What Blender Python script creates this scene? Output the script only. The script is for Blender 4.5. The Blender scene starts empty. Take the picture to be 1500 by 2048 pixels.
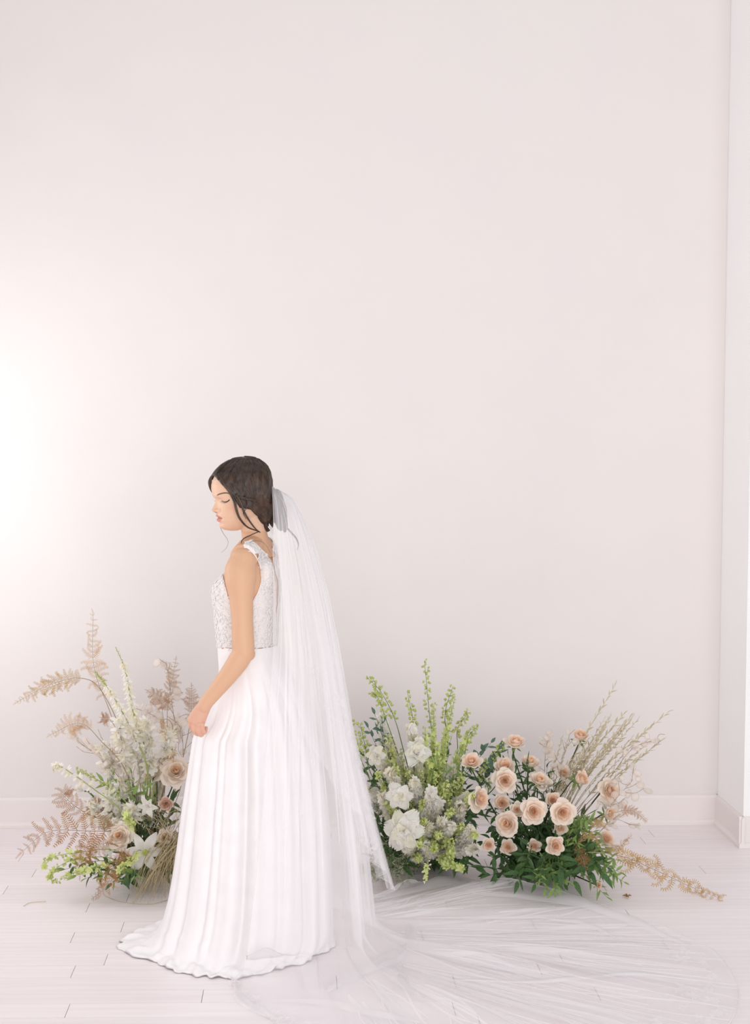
import bpy, bmesh, math, random
import numpy as np
from mathutils import Vector, Matrix, Quaternion
from mathutils.bvhtree import BVHTree

sc = bpy.context.scene
COL = sc.collection
rnd = random.Random(7)
R = math.radians

# ------------------------------------------------------------------ camera
CAM_H = 1.82                 # eye height of the photographer
F_PX, CX, CY = 2600.0, 640.0, 1024.0     # focal length and principal point for a 1500 x 2048 frame
PITCH, YAW = R(3.17), R(0.9)
cd = bpy.data.cameras.new('camera'); cam = bpy.data.objects.new('camera', cd); COL.objects.link(cam)
cam.location = (0, 0, CAM_H)
cam.rotation_euler = (R(90) - PITCH, 0, -YAW)
cd.sensor_fit = 'VERTICAL'; cd.sensor_height = 36.0; cd.lens = 36.0 * F_PX / 2048.0
cd.shift_x = (750.0 - CX) / 2048.0
cd.clip_start = 0.05; cd.clip_end = 100
sc.camera = cam
CROT = cam.rotation_euler.to_matrix()

# ------------------------------------------------------------------ light
w = bpy.data.worlds.new('daylight'); sc.world = w; w.use_nodes = True
bg = w.node_tree.nodes['Background']
bg.inputs['Color'].default_value = (0.98, 0.985, 1.0, 1)
bg.inputs['Strength'].default_value = 0.66
def area_light(name, loc, rot, sx, sy, power, col):
    l = bpy.data.lights.new(name, 'AREA'); l.shape = 'RECTANGLE'; l.size = sx; l.size_y = sy
    l.energy = power; l.color = col
    o = bpy.data.objects.new(name, l); COL.objects.link(o); o.location = loc; o.rotation_euler = rot
    return o
# daylight entering through the two tall windows of the left wall
area_light('window_daylight', (-2.32, 5.10, 1.72), (0, R(-90), 0), 1.45, 1.10, 20, (0.93, 0.975, 1.0))
area_light('window_daylight', (-2.32, 2.30, 1.95), (0, R(-90), 0), 2.2, 2.6, 8, (0.95, 0.98, 1.0))

# unseen fill light added behind the photographer to brighten the lower wall and flowers
area_light('window_daylight', (1.2, -1.62, 1.35), (R(90), 0, 0), 5.0, 2.5, 150, (0.985, 0.99, 1.0))

sc.view_settings.view_transform = 'Standard'
sc.view_settings.look = 'None'
sc.view_settings.gamma = 1.0
sc.view_settings.use_curve_mapping = False
sc.view_settings.exposure = 0.17
sc.cycles.transparent_max_bounces = 18
sc.cycles.max_bounces = 7
sc.cycles.diffuse_bounces = 4
sc.cycles.glossy_bounces = 2

# ------------------------------------------------------------------ helpers
def ray(px, py):
    return CROT @ Vector(((px - CX) / F_PX, -(py - CY) / F_PX, -1.0))
def P(px, py, d):
    """world point seen at (px, py) that stands d metres from the camera plane"""
    v = ray(px, py); t = d / v.y
    return Vector((v.x * t, d, CAM_H + v.z * t))
def G(px, py, z=0.0):
    """point of the floor (height z) seen at (px, py)"""
    v = ray(px, py); t = (z - CAM_H) / v.z
    return Vector((v.x * t, v.y * t, z))
def lin(c):
    c /= 255.0
    return c / 12.92 if c <= 0.04045 else ((c + 0.055) / 1.055) ** 2.4
def rgb(r, g, b): return (lin(r), lin(g), lin(b), 1.0)
def interp(tab, x, k=1):
    if x <= tab[0][0]: return tab[0][k]
    for a, b in zip(tab, tab[1:]):
        if x <= b[0]:
            t = (x - a[0]) / (b[0] - a[0])
            return a[k] + (b[k] - a[k]) * t
    return tab[-1][k]
def sstep(a, b, x):
    t = min(1, max(0, (x - a) / (b - a))); return t * t * (3 - 2 * t)

MATS = {}
def mat(name, col, col2=None, rough=0.6, trans=0.0, scale=20.0, stretch=(1, 1, 1), bump=0.0, alpha=1.0, sss=0.0,
        objrand=0.0, spec=0.3, detail=3.0, coords='Object'):
    """noise-tinted procedural material; trans adds light shining through, alpha < 1 is sheer cloth"""
    if name in MATS: return MATS[name]
    m = bpy.data.materials.new(name); m.use_nodes = True; MATS[name] = m
    nt = m.node_tree; N, L = nt.nodes, nt.links
    p = N['Principled BSDF']; out = N['Material Output']
    p.inputs['Roughness'].default_value = rough
    p.inputs['Specular IOR Level'].default_value = spec
    tc = N.new('ShaderNodeTexCoord'); mp = N.new('ShaderNodeMapping'); mp.inputs['Scale'].default_value = stretch
    L.new(tc.outputs[coords], mp.inputs['Vector'])
    no = N.new('ShaderNodeTexNoise'); no.inputs['Scale'].default_value = scale; no.inputs['Detail'].default_value = detail
    L.new(mp.outputs['Vector'], no.inputs['Vector'])
    rp = N.new('ShaderNodeValToRGB'); rp.color_ramp.elements[0].position = 0.3; rp.color_ramp.elements[1].position = 0.7
    rp.color_ramp.elements[0].color = col; rp.color_ramp.elements[1].color = col2 or col
    L.new(no.outputs['Fac'], rp.inputs['Fac'])
    csock = rp.outputs['Color']
    if objrand:
        oi = N.new('ShaderNodeObjectInfo'); hs = N.new('ShaderNodeHueSaturation')
        mr = N.new('ShaderNodeMapRange'); mr.inputs['To Min'].default_value = 1 - objrand; mr.inputs['To Max'].default_value = 1 + objrand
        L.new(oi.outputs['Random'], mr.inputs['Value']); L.new(mr.outputs['Result'], hs.inputs['Value'])
        L.new(csock, hs.inputs['Color']); csock = hs.outputs['Color']
    L.new(csock, p.inputs['Base Color'])
    if sss:
        p.inputs['Subsurface Weight'].default_value = sss; p.inputs['Subsurface Radius'].default_value = (0.02, 0.008, 0.004)
        p.inputs['Subsurface Scale'].default_value = 0.3
    if bump:
        bp = N.new('ShaderNodeBump'); bp.inputs['Strength'].default_value = bump; bp.inputs['Distance'].default_value = 0.002
        L.new(no.outputs['Fac'], bp.inputs['Height']); L.new(bp.outputs['Normal'], p.inputs['Normal'])
    sh = p.outputs['BSDF']
    if trans:
        tr = N.new('ShaderNodeBsdfTranslucent'); L.new(csock, tr.inputs['Color'])
        mx = N.new('ShaderNodeMixShader'); mx.inputs['Fac'].default_value = trans
        L.new(sh, mx.inputs[1]); L.new(tr.outputs['BSDF'], mx.inputs[2]); sh = mx.outputs['Shader']
    if alpha < 1:
        tp = N.new('ShaderNodeBsdfTransparent'); mx = N.new('ShaderNodeMixShader'); mx.inputs['Fac'].default_value = alpha
        L.new(tp.outputs['BSDF'], mx.inputs[1]); L.new(sh, mx.inputs[2]); sh = mx.outputs['Shader']
    L.new(sh, out.inputs['Surface'])
    return m

class MB:
    """collects vertices and faces; build() links them as one mesh object"""
    def __init__(s): s.v, s.f = [], []
    def add(s, vs, fs):
        n = len(s.v); s.v += [tuple(q) for q in vs]; s.f += [tuple(i + n for i in q) for q in fs]; return s
    def box(s, lo, hi):
        x0, y0, z0 = lo; x1, y1, z1 = hi
        return s.add([(x0,y0,z0),(x1,y0,z0),(x1,y1,z0),(x0,y1,z0),(x0,y0,z1),(x1,y0,z1),(x1,y1,z1),(x0,y1,z1)],
                     [(3,2,1,0),(4,5,6,7),(0,1,5,4),(1,2,6,5),(2,3,7,6),(3,0,4,7)])
    def grid(s, rows, closed=False):
        nv, nu = len(rows), len(rows[0]); vs = [p for r in rows for p in r]; fs = []
        for i in range(nv - 1):
            for j in range(nu if closed else nu - 1):
                k = (j + 1) % nu
                fs.append((i*nu + j, i*nu + k, (i+1)*nu + k, (i+1)*nu + j))
        return s.add(vs, fs)
    def tube(s, pts, rad, n=6, caps=True, flat=1.0, hint=None):
        pts = [Vector(p) for p in pts]
        if not hasattr(rad, '__len__'): rad = [rad] * len(pts)
        rows = []; prev = Vector(hint) if hint else None
        for i, p in enumerate(pts):
            t = (pts[min(i+1, len(pts)-1)] - pts[max(i-1, 0)]).normalized()
            if prev is None: prev = Vector((0,0,1)) if abs(t.z) < 0.9 else Vector((0,1,0))
            a = prev - t * prev.dot(t)
            if a.length < 1e-6: a = t.orthogonal()
            a.normalize(); b = t.cross(a); prev = a
            rows.append([p + (a * math.cos(q) + b * math.sin(q) * flat) * rad[i] for q in [2*math.pi*k/n for k in range(n)]])
        n0 = len(s.v); s.grid(rows, True)
        if caps:
            s.f.append(tuple(n0 + k for k in reversed(range(n)))); m = n0 + (len(rows)-1)*n
            s.f.append(tuple(m + k for k in range(n)))
        return s
    def ball(s, c, r, nu=16, nv=10, rot=None):
        c = Vector(c); r = r if hasattr(r, '__len__') else (r, r, r); rows = []
        for i in range(nv + 1):
            th = math.pi * min(max(i / nv, 0.004), 0.996)
            row = []
            for j in range(nu):
                ph = 2*math.pi*j/nu
                q = Vector((r[0]*math.sin(th)*math.cos(ph), r[1]*math.sin(th)*math.sin(ph), r[2]*math.cos(th)))
                if rot: q = rot @ q
                row.append(c + q)
            rows.append(row)
        n0 = len(s.v); s.grid(rows, True)
        s.f.append(tuple(n0 + k for k in range(nu))); m = n0 + nv*nu
        s.f.append(tuple(m + k for k in reversed(range(nu))))
        return s
    def mesh(s, name, m=None, smooth=True):
        me = bpy.data.meshes.new(name); me.from_pydata(s.v, [], s.f); me.update()
        if m: me.materials.append(m)
        if smooth: me.polygons.foreach_set('use_smooth', [True] * len(me.polygons))
        return me
    def build(s, name, m, parent=None, smooth=True):
        return link(name, s.mesh(name, m, smooth), parent)
def link(name, me, parent=None, M=None):
    o = bpy.data.objects.new(name, me); COL.objects.link(o)
    if parent is not None:
        o.parent = parent
        base = parent.matrix_basis if parent.parent is None else parent.parent.matrix_basis @ parent.matrix_basis
        o.matrix_basis = base.inverted() @ M if M is not None else base.inverted()
    elif M is not None: o.matrix_basis = M
    return o
def tag(o, label=None, cat=None, group=None, kind=None):
    if label: o['label'] = label
    if cat: o['category'] = cat
    if group: o['group'] = group
    if kind: o['kind'] = kind
    return o
def thing(name, loc, label, cat, group=None):
    o = bpy.data.objects.new(name, None); COL.objects.link(o); o.location = loc
    o.matrix_basis = Matrix.Translation(Vector(loc)); o.empty_display_size = 0.05
    return tag(o, label, cat, group)
def orient(pos, z, y, s=1.0):
    """frame at pos growing along z with its face turned to y"""
    z = Vector(z).normalized(); y = Vector(y); y = y - z * y.dot(z)
    if y.length < 1e-5: y = z.orthogonal()
    y.normalize(); x = y.cross(z)
    s = s if hasattr(s, '__len__') else (s, s, s)
    M = Matrix(((x.x*s[0], y.x*s[1], z.x*s[2], pos[0]), (x.y*s[0], y.y*s[1], z.y*s[2], pos[1]), (x.z*s[0], y.z*s[1], z.z*s[2], pos[2]), (0,0,0,1)))
    return M
def bez(pts, n):
    """smooth curve through pts (Catmull-Rom), n points"""
    p = [Vector(q) for q in pts]
    if len(p) == 2: return [p[0].lerp(p[1], i/(n-1)) for i in range(n)]
    q = [p[0]*2 - p[1]] + p + [p[-1]*2 - p[-2]]; out = []
    for i in range(n):
        t = i / (n - 1) * (len(p) - 1); k = min(int(t), len(p) - 2); t -= k
        a, b, c, d = q[k:k+4]
        out.append(0.5 * (2*b + (c - a)*t + (2*a - 5*b + 4*c - d)*t*t + (3*b - a - 3*c + d)*t**3))
    return out

# ------------------------------------------------------------------ the room
WALL_Y = 6.06
X_R = P(1434, 1648, WALL_Y).x            # right-hand corner of the alcove
X_L = -2.10
PIER_Y = G(1489, 1694).y
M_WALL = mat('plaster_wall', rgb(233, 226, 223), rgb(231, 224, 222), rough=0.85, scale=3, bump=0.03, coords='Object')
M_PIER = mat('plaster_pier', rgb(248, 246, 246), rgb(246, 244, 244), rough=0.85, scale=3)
M_TRIM = mat('painted_trim', rgb(237, 229, 226), rgb(235, 227, 225), rough=0.55, scale=4)
M_SUB = mat('subfloor', rgb(196, 186, 186), rgb(188, 178, 178), rough=0.8, scale=8)

def struct(o, label=None):
    o['kind'] = 'structure'
    if label: o['label'] = label
    return o
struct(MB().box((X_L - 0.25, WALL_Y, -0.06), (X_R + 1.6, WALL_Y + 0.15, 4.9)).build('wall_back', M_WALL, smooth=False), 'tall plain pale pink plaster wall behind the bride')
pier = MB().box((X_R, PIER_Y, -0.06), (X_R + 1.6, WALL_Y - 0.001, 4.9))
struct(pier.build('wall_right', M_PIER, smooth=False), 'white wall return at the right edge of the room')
wl = MB()
W1 = (4.55, 5.65, 1.0, 2.44); W2 = (1.0, 3.6, 0.85, 3.05)
xa, xb = X_L - 0.15, X_L
for y0, y1, z0, z1 in ((-1.5, W2[0], 0, 4.9), (W2[1], W1[0], 0, 4.9), (W1[1], WALL_Y, 0, 4.9), (W2[0], W2[1], 0, W2[2]), (W2[0], W2[1], W2[3], 4.9),
                       (W1[0], W1[1], 0, W1[2]), (W1[0], W1[1], W1[3], 4.9)):
    wl.box((xa, y0, z0 - (0.06 if z0 == 0 else 0)), (xb, y1, z1))
struct(wl.build('wall_left', M_WALL, smooth=False), 'pale wall with tall windows on the left side')
for k, (y0, y1, z0, z1) in enumerate((W1, W2)):
    fr = MB(); a = X_L - 0.10; b = X_L - 0.06; t = 0.045
    fr.box((a, y0, z0), (b, y0 + t, z1)).box((a, y1 - t, z0), (b, y1, z1)).box((a, y0, z0), (b, y1, z0 + t)).box((a, y0, z1 - t), (b, y1, z1))
    struct(fr.build('window_%d' % (k + 1), M_TRIM, smooth=False), 'white window frame in the left wall')
fr3 = MB()  # made-up frame around the added fill light, no wall behind it
for x0, x1, z0, z1 in ((-1.34, 3.74, .06, .12), (-1.34, 3.74, 2.58, 2.64), (-1.34, -1.28, .06, 2.64), (3.68, 3.74, .06, 2.64), (.36, .40, .06, 2.64), (2.0, 2.04, .06, 2.64)): fr3.box((x0, -1.56, z0), (x1, -1.50, z1))
struct(fr3.build('window_3', M_TRIM, smooth=False), 'wide white frame added around the unseen fill light behind the photographer')
# skirting boards: flat board, small top bead and a shoe moulding at the floor
def skirting(name, p0, p1, nrm):
    m = MB(); p0, p1, nrm = Vector(p0), Vector(p1), Vector(nrm)
    prof = [(0, 0), (0.024, 0), (0.024, 0.012), (0.019, 0.022), (0.014, 0.026), (0.014, 0.128), (0.011, 0.136), (0.006, 0.140), (0.0, 0.140)]
    rows = [[p + nrm * a + Vector((0, 0, b)) for a, b in prof] for p in (p0, p1)]
    m.grid(rows); n = len(prof); m.f.append(tuple(range(n))); m.f.append(tuple(reversed(range(n, 2 * n))))
    return struct(m.build(name, M_TRIM, smooth=False))
skirting('baseboard_back', (X_L, WALL_Y, 0), (X_R, WALL_Y, 0), (0, -1, 0))
skirting('baseboard_right', (X_R, WALL_Y, 0), (X_R, PIER_Y - 0.0225, 0), (-1, 0, 0))
skirting('baseboard_front', (X_R - 0.0225, PIER_Y, 0), (X_R + 1.6, PIER_Y, 0), (0, -1, 0))

# floor: pale boards about 10 cm wide, each one laid by itself, on a sub-floor
floor = struct(MB().box((X_L - 0.2, -1.5, -0.07), (X_R + 1.7, WALL_Y, -0.005)).build('floor', M_SUB, smooth=False), 'pale washed wooden plank floor')
def plank_mat():
    m = mat('washed_planks', rgb(246, 237, 238), rgb(238, 228, 230), rough=0.42, scale=5, stretch=(0.35, 9, 1), objrand=0.022, spec=0.35, coords='Object', detail=5)
    return m
M_PLANK = plank_mat()
ROW = 0.102
seen = {}
for px, py in ((129,2035),(144,1948),(145,1875),(37,1722),(179,1808),(674,1972),(955,2031),(1199,1995),(1121,1913),(1065,1845),(844,1870),(906,1953),(1327,1885),(403,2003),(1410,1745)):
    g = G(px, py); seen.setdefault(int((WALL_Y - g.y) / ROW), []).append(g.x)
pr = random.Random(3)
for r in range(0, 44):
    y1 = WALL_Y - r * ROW; y0 = y1 - ROW
    xs = sorted(seen.get(r, [])) or [pr.uniform(-1.9, -0.5)]
    keep = [xs[0]]
    for q in xs[1:]:
        if q - keep[-1] > 0.35: keep.append(q)
    xs = keep
    while xs[0] > X_L: xs.insert(0, xs[0] - pr.uniform(1.1, 1.7))
    while xs[-1] < X_R + 1.6: xs.append(xs[-1] + pr.uniform(1.1, 1.7))
    for a, b in zip(xs, xs[1:]):
        a, b = max(a, X_L), min(b, X_R + 1.6)
        if b - a < 0.03: continue
        g = 0.0004; e = 0.0010
        top = -pr.uniform(0, 0.0004)
        o = MB().box((-(b-a)/2 + e, -ROW/2 + g, -0.006), ((b-a)/2 - e, ROW/2 - g, 0)).build('plank', M_PLANK, None, False)
        o.parent = floor; o.location = ((a+b)/2, (y0+y1)/2, top)
nb = WALL_Y - 44 * ROW
MB().box((X_L, -1.5, -0.006), (X_R + 1.6, nb, -0.0003)).build('plank_field', M_PLANK, floor, False)

# ------------------------------------------------------------------ the bride
D0 = 4.60                                     # distance of her body's middle
bride = thing('person', G(500, 1893), 'dark-haired bride in a white gown standing in profile, looking down', 'person')
M_SKIN = bpy.data.materials.new('skin'); M_SKIN.use_nodes = True
_nt = M_SKIN.node_tree; _p = _nt.nodes['Principled BSDF']
_a = _nt.nodes.new('ShaderNodeAttribute'); _a.attribute_name = 'tint'
_n = _nt.nodes.new('ShaderNodeTexNoise'); _n.inputs['Scale'].default_value = 60
_m = _nt.nodes.new('ShaderNodeMix'); _m.data_type = 'RGBA'; _m.blend_type = 'MULTIPLY'; _m.inputs['Factor'].default_value = 0.06
_nt.links.new(_a.outputs['Color'], _m.inputs['A']); _nt.links.new(_n.outputs['Color'], _m.inputs['B'])
_nt.links.new(_m.outputs['Result'], _p.inputs['Base Color'])
_p.inputs['Roughness'].default_value = 0.5; _p.inputs['Specular IOR Level'].default_value = 0.35
_p.inputs['Subsurface Weight'].default_value = 0.12; _p.inputs['Subsurface Radius'].default_value = (0.02, 0.008, 0.004); _p.inputs['Subsurface Scale'].default_value = 0.4

body = MB()
# --- head: horizontal sections, front outline taken in profile; f = forward, l = her left
HEAD_YAW = R(17)
HC = P(490, 985, D0 - 0.015)                  # middle of the head
HF = Vector((-math.cos(HEAD_YAW), -math.sin(HEAD_YAW), 0)); HL = Vector((math.sin(HEAD_YAW), -math.cos(HEAD_YAW), 0))
SPX = (P(491, 985, HC.y) - HC).length         # metres per pixel at her head
def hz(py): return (985 - py) * SPX
bfT = [(921,478),(925,462),(932,449),(940,440),(950,432),(960,427),(969,424.5),(979,424.5),(989,427),(995,429.5),(1001,433),(1010,434.5),(1018,435),(1025,434.4),(1035,437),(1042,438),(1047,440),(1052,440),(1056,443),(1059,450),(1061,460)]
bbT = [(921,500),(925,512),(932,520),(940,526),(950,530),(965,533),(985,533),(1005,529),(1020,522),(1035,514),(1045,506),(1055,490),(1061,475)]
hwT = [(921,.016),(925,.034),(932,.049),(940,.059),(950,.066),(965,.071),(985,.073),(1000,.071),(1010,.069),(1020,.065),(1030,.060),(1040,.050),(1048,.039),(1055,.025),(1059,.015),(1061,.008)]
nsT = [(998,0),(1001,1.9),(1008.6,5.9),(1014.4,9.2),(1019,11.4),(1022.5,8.6),(1024.7,3.0),(1027,0)]
nwT = [(998,.006),(1008,.0065),(1015,.008),(1020,.0105),(1024,.0095)]
def gs(x, m, s): return math.exp(-((x - m) / s) ** 2)
def head_point(y, th, off=0.0):
    f0, b0, wd = interp(bfT, y), interp(bbT, y), interp(hwT, y)
    c = f0 + 0.52 * (b0 - f0); n = 2.0 / 2.25
    cs, sn = math.cos(th), math.sin(th)
    a = (c - f0) if cs > 0 else (b0 - c)
    fpx = -c + a * math.copysign(abs(cs) ** n, cs); l = wd * math.copysign(abs(sn) ** n, sn)
    if cs > 0:
        al = abs(l)
        fpx += interp(nsT, y) * gs(al, 0, interp(nwT, y) * 1.02)
        fpx += 8.0 * gs(al, .0140, .0042) * gs(y, 1019.8, 3.0) - 2.6 * gs(al, .0215, .0045) * gs(y, 1020, 4)                      # nostril wings
        fpx += 3.4 * gs(al, 0, .024) * gs(y, 1030.8, 2.7) + 4.2 * gs(al, 0, .021) * gs(y, 1039.2, 3.0) - 2.4 * gs(al, 0, .026) * gs(y, 1035.0, 1.2)
        fpx -= 2.0 * gs(al, 0, .018) * gs(y, 1045.5, 2.2)
        fpx += 1.4 * gs(al, 0, .016) * gs(y, 1052, 4)
        fpx += 2.0 * gs(al, .028, .02) * gs(y, 990.5, 4)                          # brow
        fpx -= 5.5 * gs(al, .030, .014) * gs(y, 999.5, 5.5)                       # eye socket
        fpx += 4.2 * gs(al, .033, .0115) * gs(y, 1000.8, 4.2) - 1.0 * gs(al, .033, .011) * gs(y, 1003.6, 1.1)    # closed lid over the eyeball
        l += math.copysign(.0035 * gs(y, 1012, 10) * gs(al, .052, .016), l)       # cheekbone
    fm = (490 + fpx) * SPX * 1.035
    q = HC + HF * fm + HL * l + Vector((0, 0, hz(y)))
    return q
rows = []
ys = [921 + (1061 - 921) * (i / 150) for i in range(151)]
NT = 200
for y in ys:
    rows.append([head_point(y, 2*math.pi*j/NT) for j in range(NT)])
n0 = len(body.v); body.grid(rows, True)
body.f.append(tuple(n0 + k for k in range(NT))); _k = n0 + 150*NT; body.f.append(tuple(_k + k for k in reversed(range(NT))))
HEAD_ROWS = rows
# ears
for s in (1, -1):
    e = HC + HF * ((490 - 501) * SPX) + HL * (s * .068) + Vector((0, 0, hz(1001)))
    rot = Matrix((HF, HL * s, Vector((0, 0, 1)))).transposed()
    body.ball(e, (.011, .006, .022), rot=rot); body.ball(e + Vector((0, 0, -.018)) + HF * .004 + HL * s * .004, (.008, .006, .011), rot=rot)
    body.ball(e + HL * s * .004 - HF * .005, (.006, .004, .018), rot=rot)
# neck
nk = [P(499, 1026, D0 - .015), P(506, 1050, D0 - .012), P(509, 1070, D0 - .008), P(512, 1090, D0), P(512, 1112, D0)]
body.tube(bez(nk, 14), [.046, .047, .047, .046, .0455, .045, .0455, .046, .047, .049, .052, .056, .062, .07], 28)
# --- torso: oval sections turned 20 degrees away from the camera
TT = R(20)
TF = Vector((-math.cos(TT), math.sin(TT), 0)); TL = Vector((-math.sin(TT), -math.cos(TT), 0))
torT = [(1092, 492, 530, .05), (1100, 482, 540, .09), (1112, 470, 548, .122), (1130, 459, 553, .135), (1150, 447, 556, .137), (1165, 433, 558, .136), (1177, 427, 558, .135), (1190, 427.5, 557.5, .132), (1205, 429.5, 557, .127),
        (1240, 433, 554, .116), (1285, 437, 552, .110), (1330, 446, 552, .116), (1380, 455, 562, .128), (1430, 462, 570, .134), (1480, 468, 570, .126), (1500, 474, 565, .11)]
def torso_ring(y, n=96, off=0.0):
    xl, xr, b = (interp(torT, y, k) for k in (1, 2, 3))
    c = P((xl + xr) / 2, y, D0); half = (P(xr, y, D0) - P(xl, y, D0)).length / 2
    a = math.sqrt(max(half**2 - (b * math.sin(TT))**2, (0.3 * half)**2)) / math.cos(TT)
    a += off; b += off; out = []
    for j in range(n):
        t = 2*math.pi*j/n; e = 2/2.2
        q = c + TF * (a * math.copysign(abs(math.cos(t))**e, math.cos(t))) + TL * (b * math.copysign(abs(math.sin(t))**e, math.sin(t)))
        out.append(q)
    return out
tr = [torso_ring(1092 + 408 * i / 100) for i in range(101)]
n0 = len(body.v); body.grid(tr, True); body.f.append(tuple(n0 + k for k in range(96))); _k = n0 + 100*96; body.f.append(tuple(_k + k for k in reversed(range(96))))
# bust
for s in (1, -1):
    body.ball(P(482, 1180, D0) + TL * (s * .050) + TF * .022, (.050, .046, .052))
# shoulders
DS = D0 - .135
body.tube(bez([P(512, 1086, D0), P(500, 1098, D0 - .06), P(487, 1116, DS)], 8), [.040, .042, .043, .044, .046, .047, .048, .049], 18)
body.tube(bez([P(512, 1086, D0), P(525, 1098, D0 + .07), P(531, 1118, D0 + .145)], 8), [.040, .042, .043, .044, .046, .047, .048, .049], 18)
# shoulder blade
body.ball(P(530, 1150, D0 - .06), (.035, .05, .06))
# near arm and hand
def arm(pts):
    c = bez([P(*q[:3]) for q in pts], 40); rr = []
    for i in range(40):
        t = i / 39 * (len(pts) - 1); k = min(int(t), len(pts) - 2); t -= k
        rr.append(pts[k][3] + (pts[k+1][3] - pts[k][3]) * t)
    body.tube(c, rr, 24)
    body.ball(c[0], rr[0]); body.ball(c[-1], rr[-1])
arm([(486, 1120, DS, .046), (481, 1140, DS - .008, .054), (481, 1163, DS - .016, .053), (482.5, 1195, DS - .022, .0415), (484.5, 1240, DS - .03, .0375), (486, 1282, DS - .035, .0385), (487, 1305, DS - .035, .0385)])
arm([(488, 1302, DS - .035, .0365), (476, 1323, DS - .036, .037), (456, 1351, DS - .034, .0325), (432, 1381, DS - .032, .0275), (415, 1402, DS - .030, .0245), (408, 1413, DS - .030, .0245)])
body.ball(P(497, 1308, DS - .03), .024)
arm([(530, 1122, D0 + .145, .046), (527, 1150, D0 + .16, .050), (521, 1195, D0 + .175, .041), (512, 1240, D0 + .185, .038), (507, 1296, D0 + .195, .038)])
arm([(506, 1298, D0 + .195, .037), (496, 1325, D0 + .20, .036), (482, 1360, D0 + .21, .031), (470, 1392, D0 + .215, .025), (467, 1400, D0 + .215, .0245)])
DH = DS - .030
def finger(pts, r0, r1):
    c = bez([P(*q) for q in pts], 14); body.tube(c, [r0 + (r1 - r0) * i / 13 for i in range(14)], 12); body.ball(c[-1], r1, 12, 8); body.ball(c[0], r0, 12, 8)
# back of the hand
body.tube(bez([P(409, 1412, DH), P(400, 1427, DH), P(393, 1441, DH + .002), P(391, 1447, DH + .003)], 10), [.0245, .026, .0275, .029, .030, .031, .0315, .031, .030, .027], 20, flat=.62, hint=(1, 0, .45))
finger([(384, 1438, DH + .012), (381.5, 1450, DH + .012), (388, 1461, DH + .028), (394, 1455, DH + .045)], .0105, .0078)      # index
finger([(388.5, 1446, DH - .002), (388, 1459, DH - .004), (396, 1468, DH + .014), (401, 1460, DH + .034)], .0108, .0080)       # middle
finger([(396, 1450, DH - .008), (396.5, 1463, DH - .010), (403, 1470, DH + .006), (407, 1461, DH + .026)], .0102, .0076)       # ring
finger([(404, 1450, DH - .010), (406, 1461, DH - .011), (410, 1465, DH + .002), (412.5, 1456, DH + .02)], .0090, .0068)        # little
finger([(400, 1426, DH + .018), (388, 1436, DH + .034), (384, 1447, DH + .044), (388, 1455, DH + .048)], .0115, .0080)         # thumb
for a in ((384, 1438, DH + .008), (389, 1445, DH - .008), (396.5, 1449, DH - .013), (404, 1449, DH - .013)): body.ball(P(*a), .0095, 12, 8)
# far hand, holding the gown on the other side
DF = D0 + .215
body.tube(bez([P(467, 1400, DF), P(459, 1418, DF), P(453, 1434, DF), P(451, 1440, DF)], 10), [.0245, .026, .0275, .029, .030, .031, .0315, .031, .030, .027], 20, flat=.62, hint=(1, 0, .45))
for k, (x, y) in enumerate(((444, 1432), (448.5, 1440), (456, 1444), (463, 1443))):
    finger([(x, y, DF + .006), (x, y + 13, DF + .006), (x + 6, y + 22, DF - .010), (x + 11, y + 15, DF - .026)], .0105 - .0004 * k, .0078)
finger([(459, 1416, DF - .018), (448, 1426, DF - .034), (444, 1437, DF - .04), (447, 1446, DF - .044)], .0115, .0080)
# hips and legs under the gown
for s, x in ((1, 506), (-1, 526)):
    dd = D0 - s * .066
    body.tube(bez([P(x, 1440, dd), P(x - 4, 1560, dd), P(x - 2, 1660, dd), P(x + 4, 1740, dd), P(x + 8, 1862, dd)], 30), [.066 - .033 * (i / 29) + .005 * math.sin(i / 29 * 9) for i in range(30)], 20)
    an = P(x + 8, 1862, dd); body.tube([Vector((an.x + .02, an.y, .045)), Vector((an.x - .05, an.y, .05)), Vector((an.x - .15, an.y, .028)), Vector((an.x - .19, an.y, .022))], [.034, .038, .028, .016], 14)
    body.tube([an, Vector((an.x, an.y, .05))], .035, 14)

raw = body.mesh('body_raw'); ro = bpy.data.objects.new('body_raw', raw); COL.objects.link(ro)
mr = ro.modifiers.new('r', 'REMESH'); mr.mode = 'VOXEL'; mr.voxel_size = 0.0022; mr.adaptivity = 0
ms = ro.modifiers.new('s', 'SMOOTH'); ms.iterations = 3; ms.factor = 0.5
dg = bpy.context.evaluated_depsgraph_get()
bm_ = bpy.data.meshes.new_from_object(ro.evaluated_get(dg)); bm_.name = 'body'
bpy.data.objects.remove(ro); bm_.materials.clear(); bm_.materials.append(M_SKIN)
bm_.polygons.foreach_set('use_smooth', [True] * len(bm_.polygons))
nv = len(bm_.vertices); co = np.empty(nv * 3); bm_.vertices.foreach_get('co', co); co = co.reshape(-1, 3)
# bring the face back to its exact sections after the smoothing
HEADBVH = BVHTree.FromPolygons([tuple(q) for r in HEAD_ROWS for q in r], [(i*NT + j, i*NT + (j+1) % NT, (i+1)*NT + (j+1) % NT, (i+1)*NT + j) for i in range(150) for j in range(NT)])
_r = co - np.array(HC); _f = _r @ np.array(HF); _y = 985 - _r[:, 2] / SPX; _l = _r @ np.array(HL)
for i in np.nonzero((_y > 940) & (_y < 1056) & (_f > .012))[0]:
    h = HEADBVH.find_nearest(Vector(co[i]), .006)
    if h[0] is not None: co[i] = h[0]
bm_.vertices.foreach_set('co', co.ravel()); bm_.update()
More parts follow.
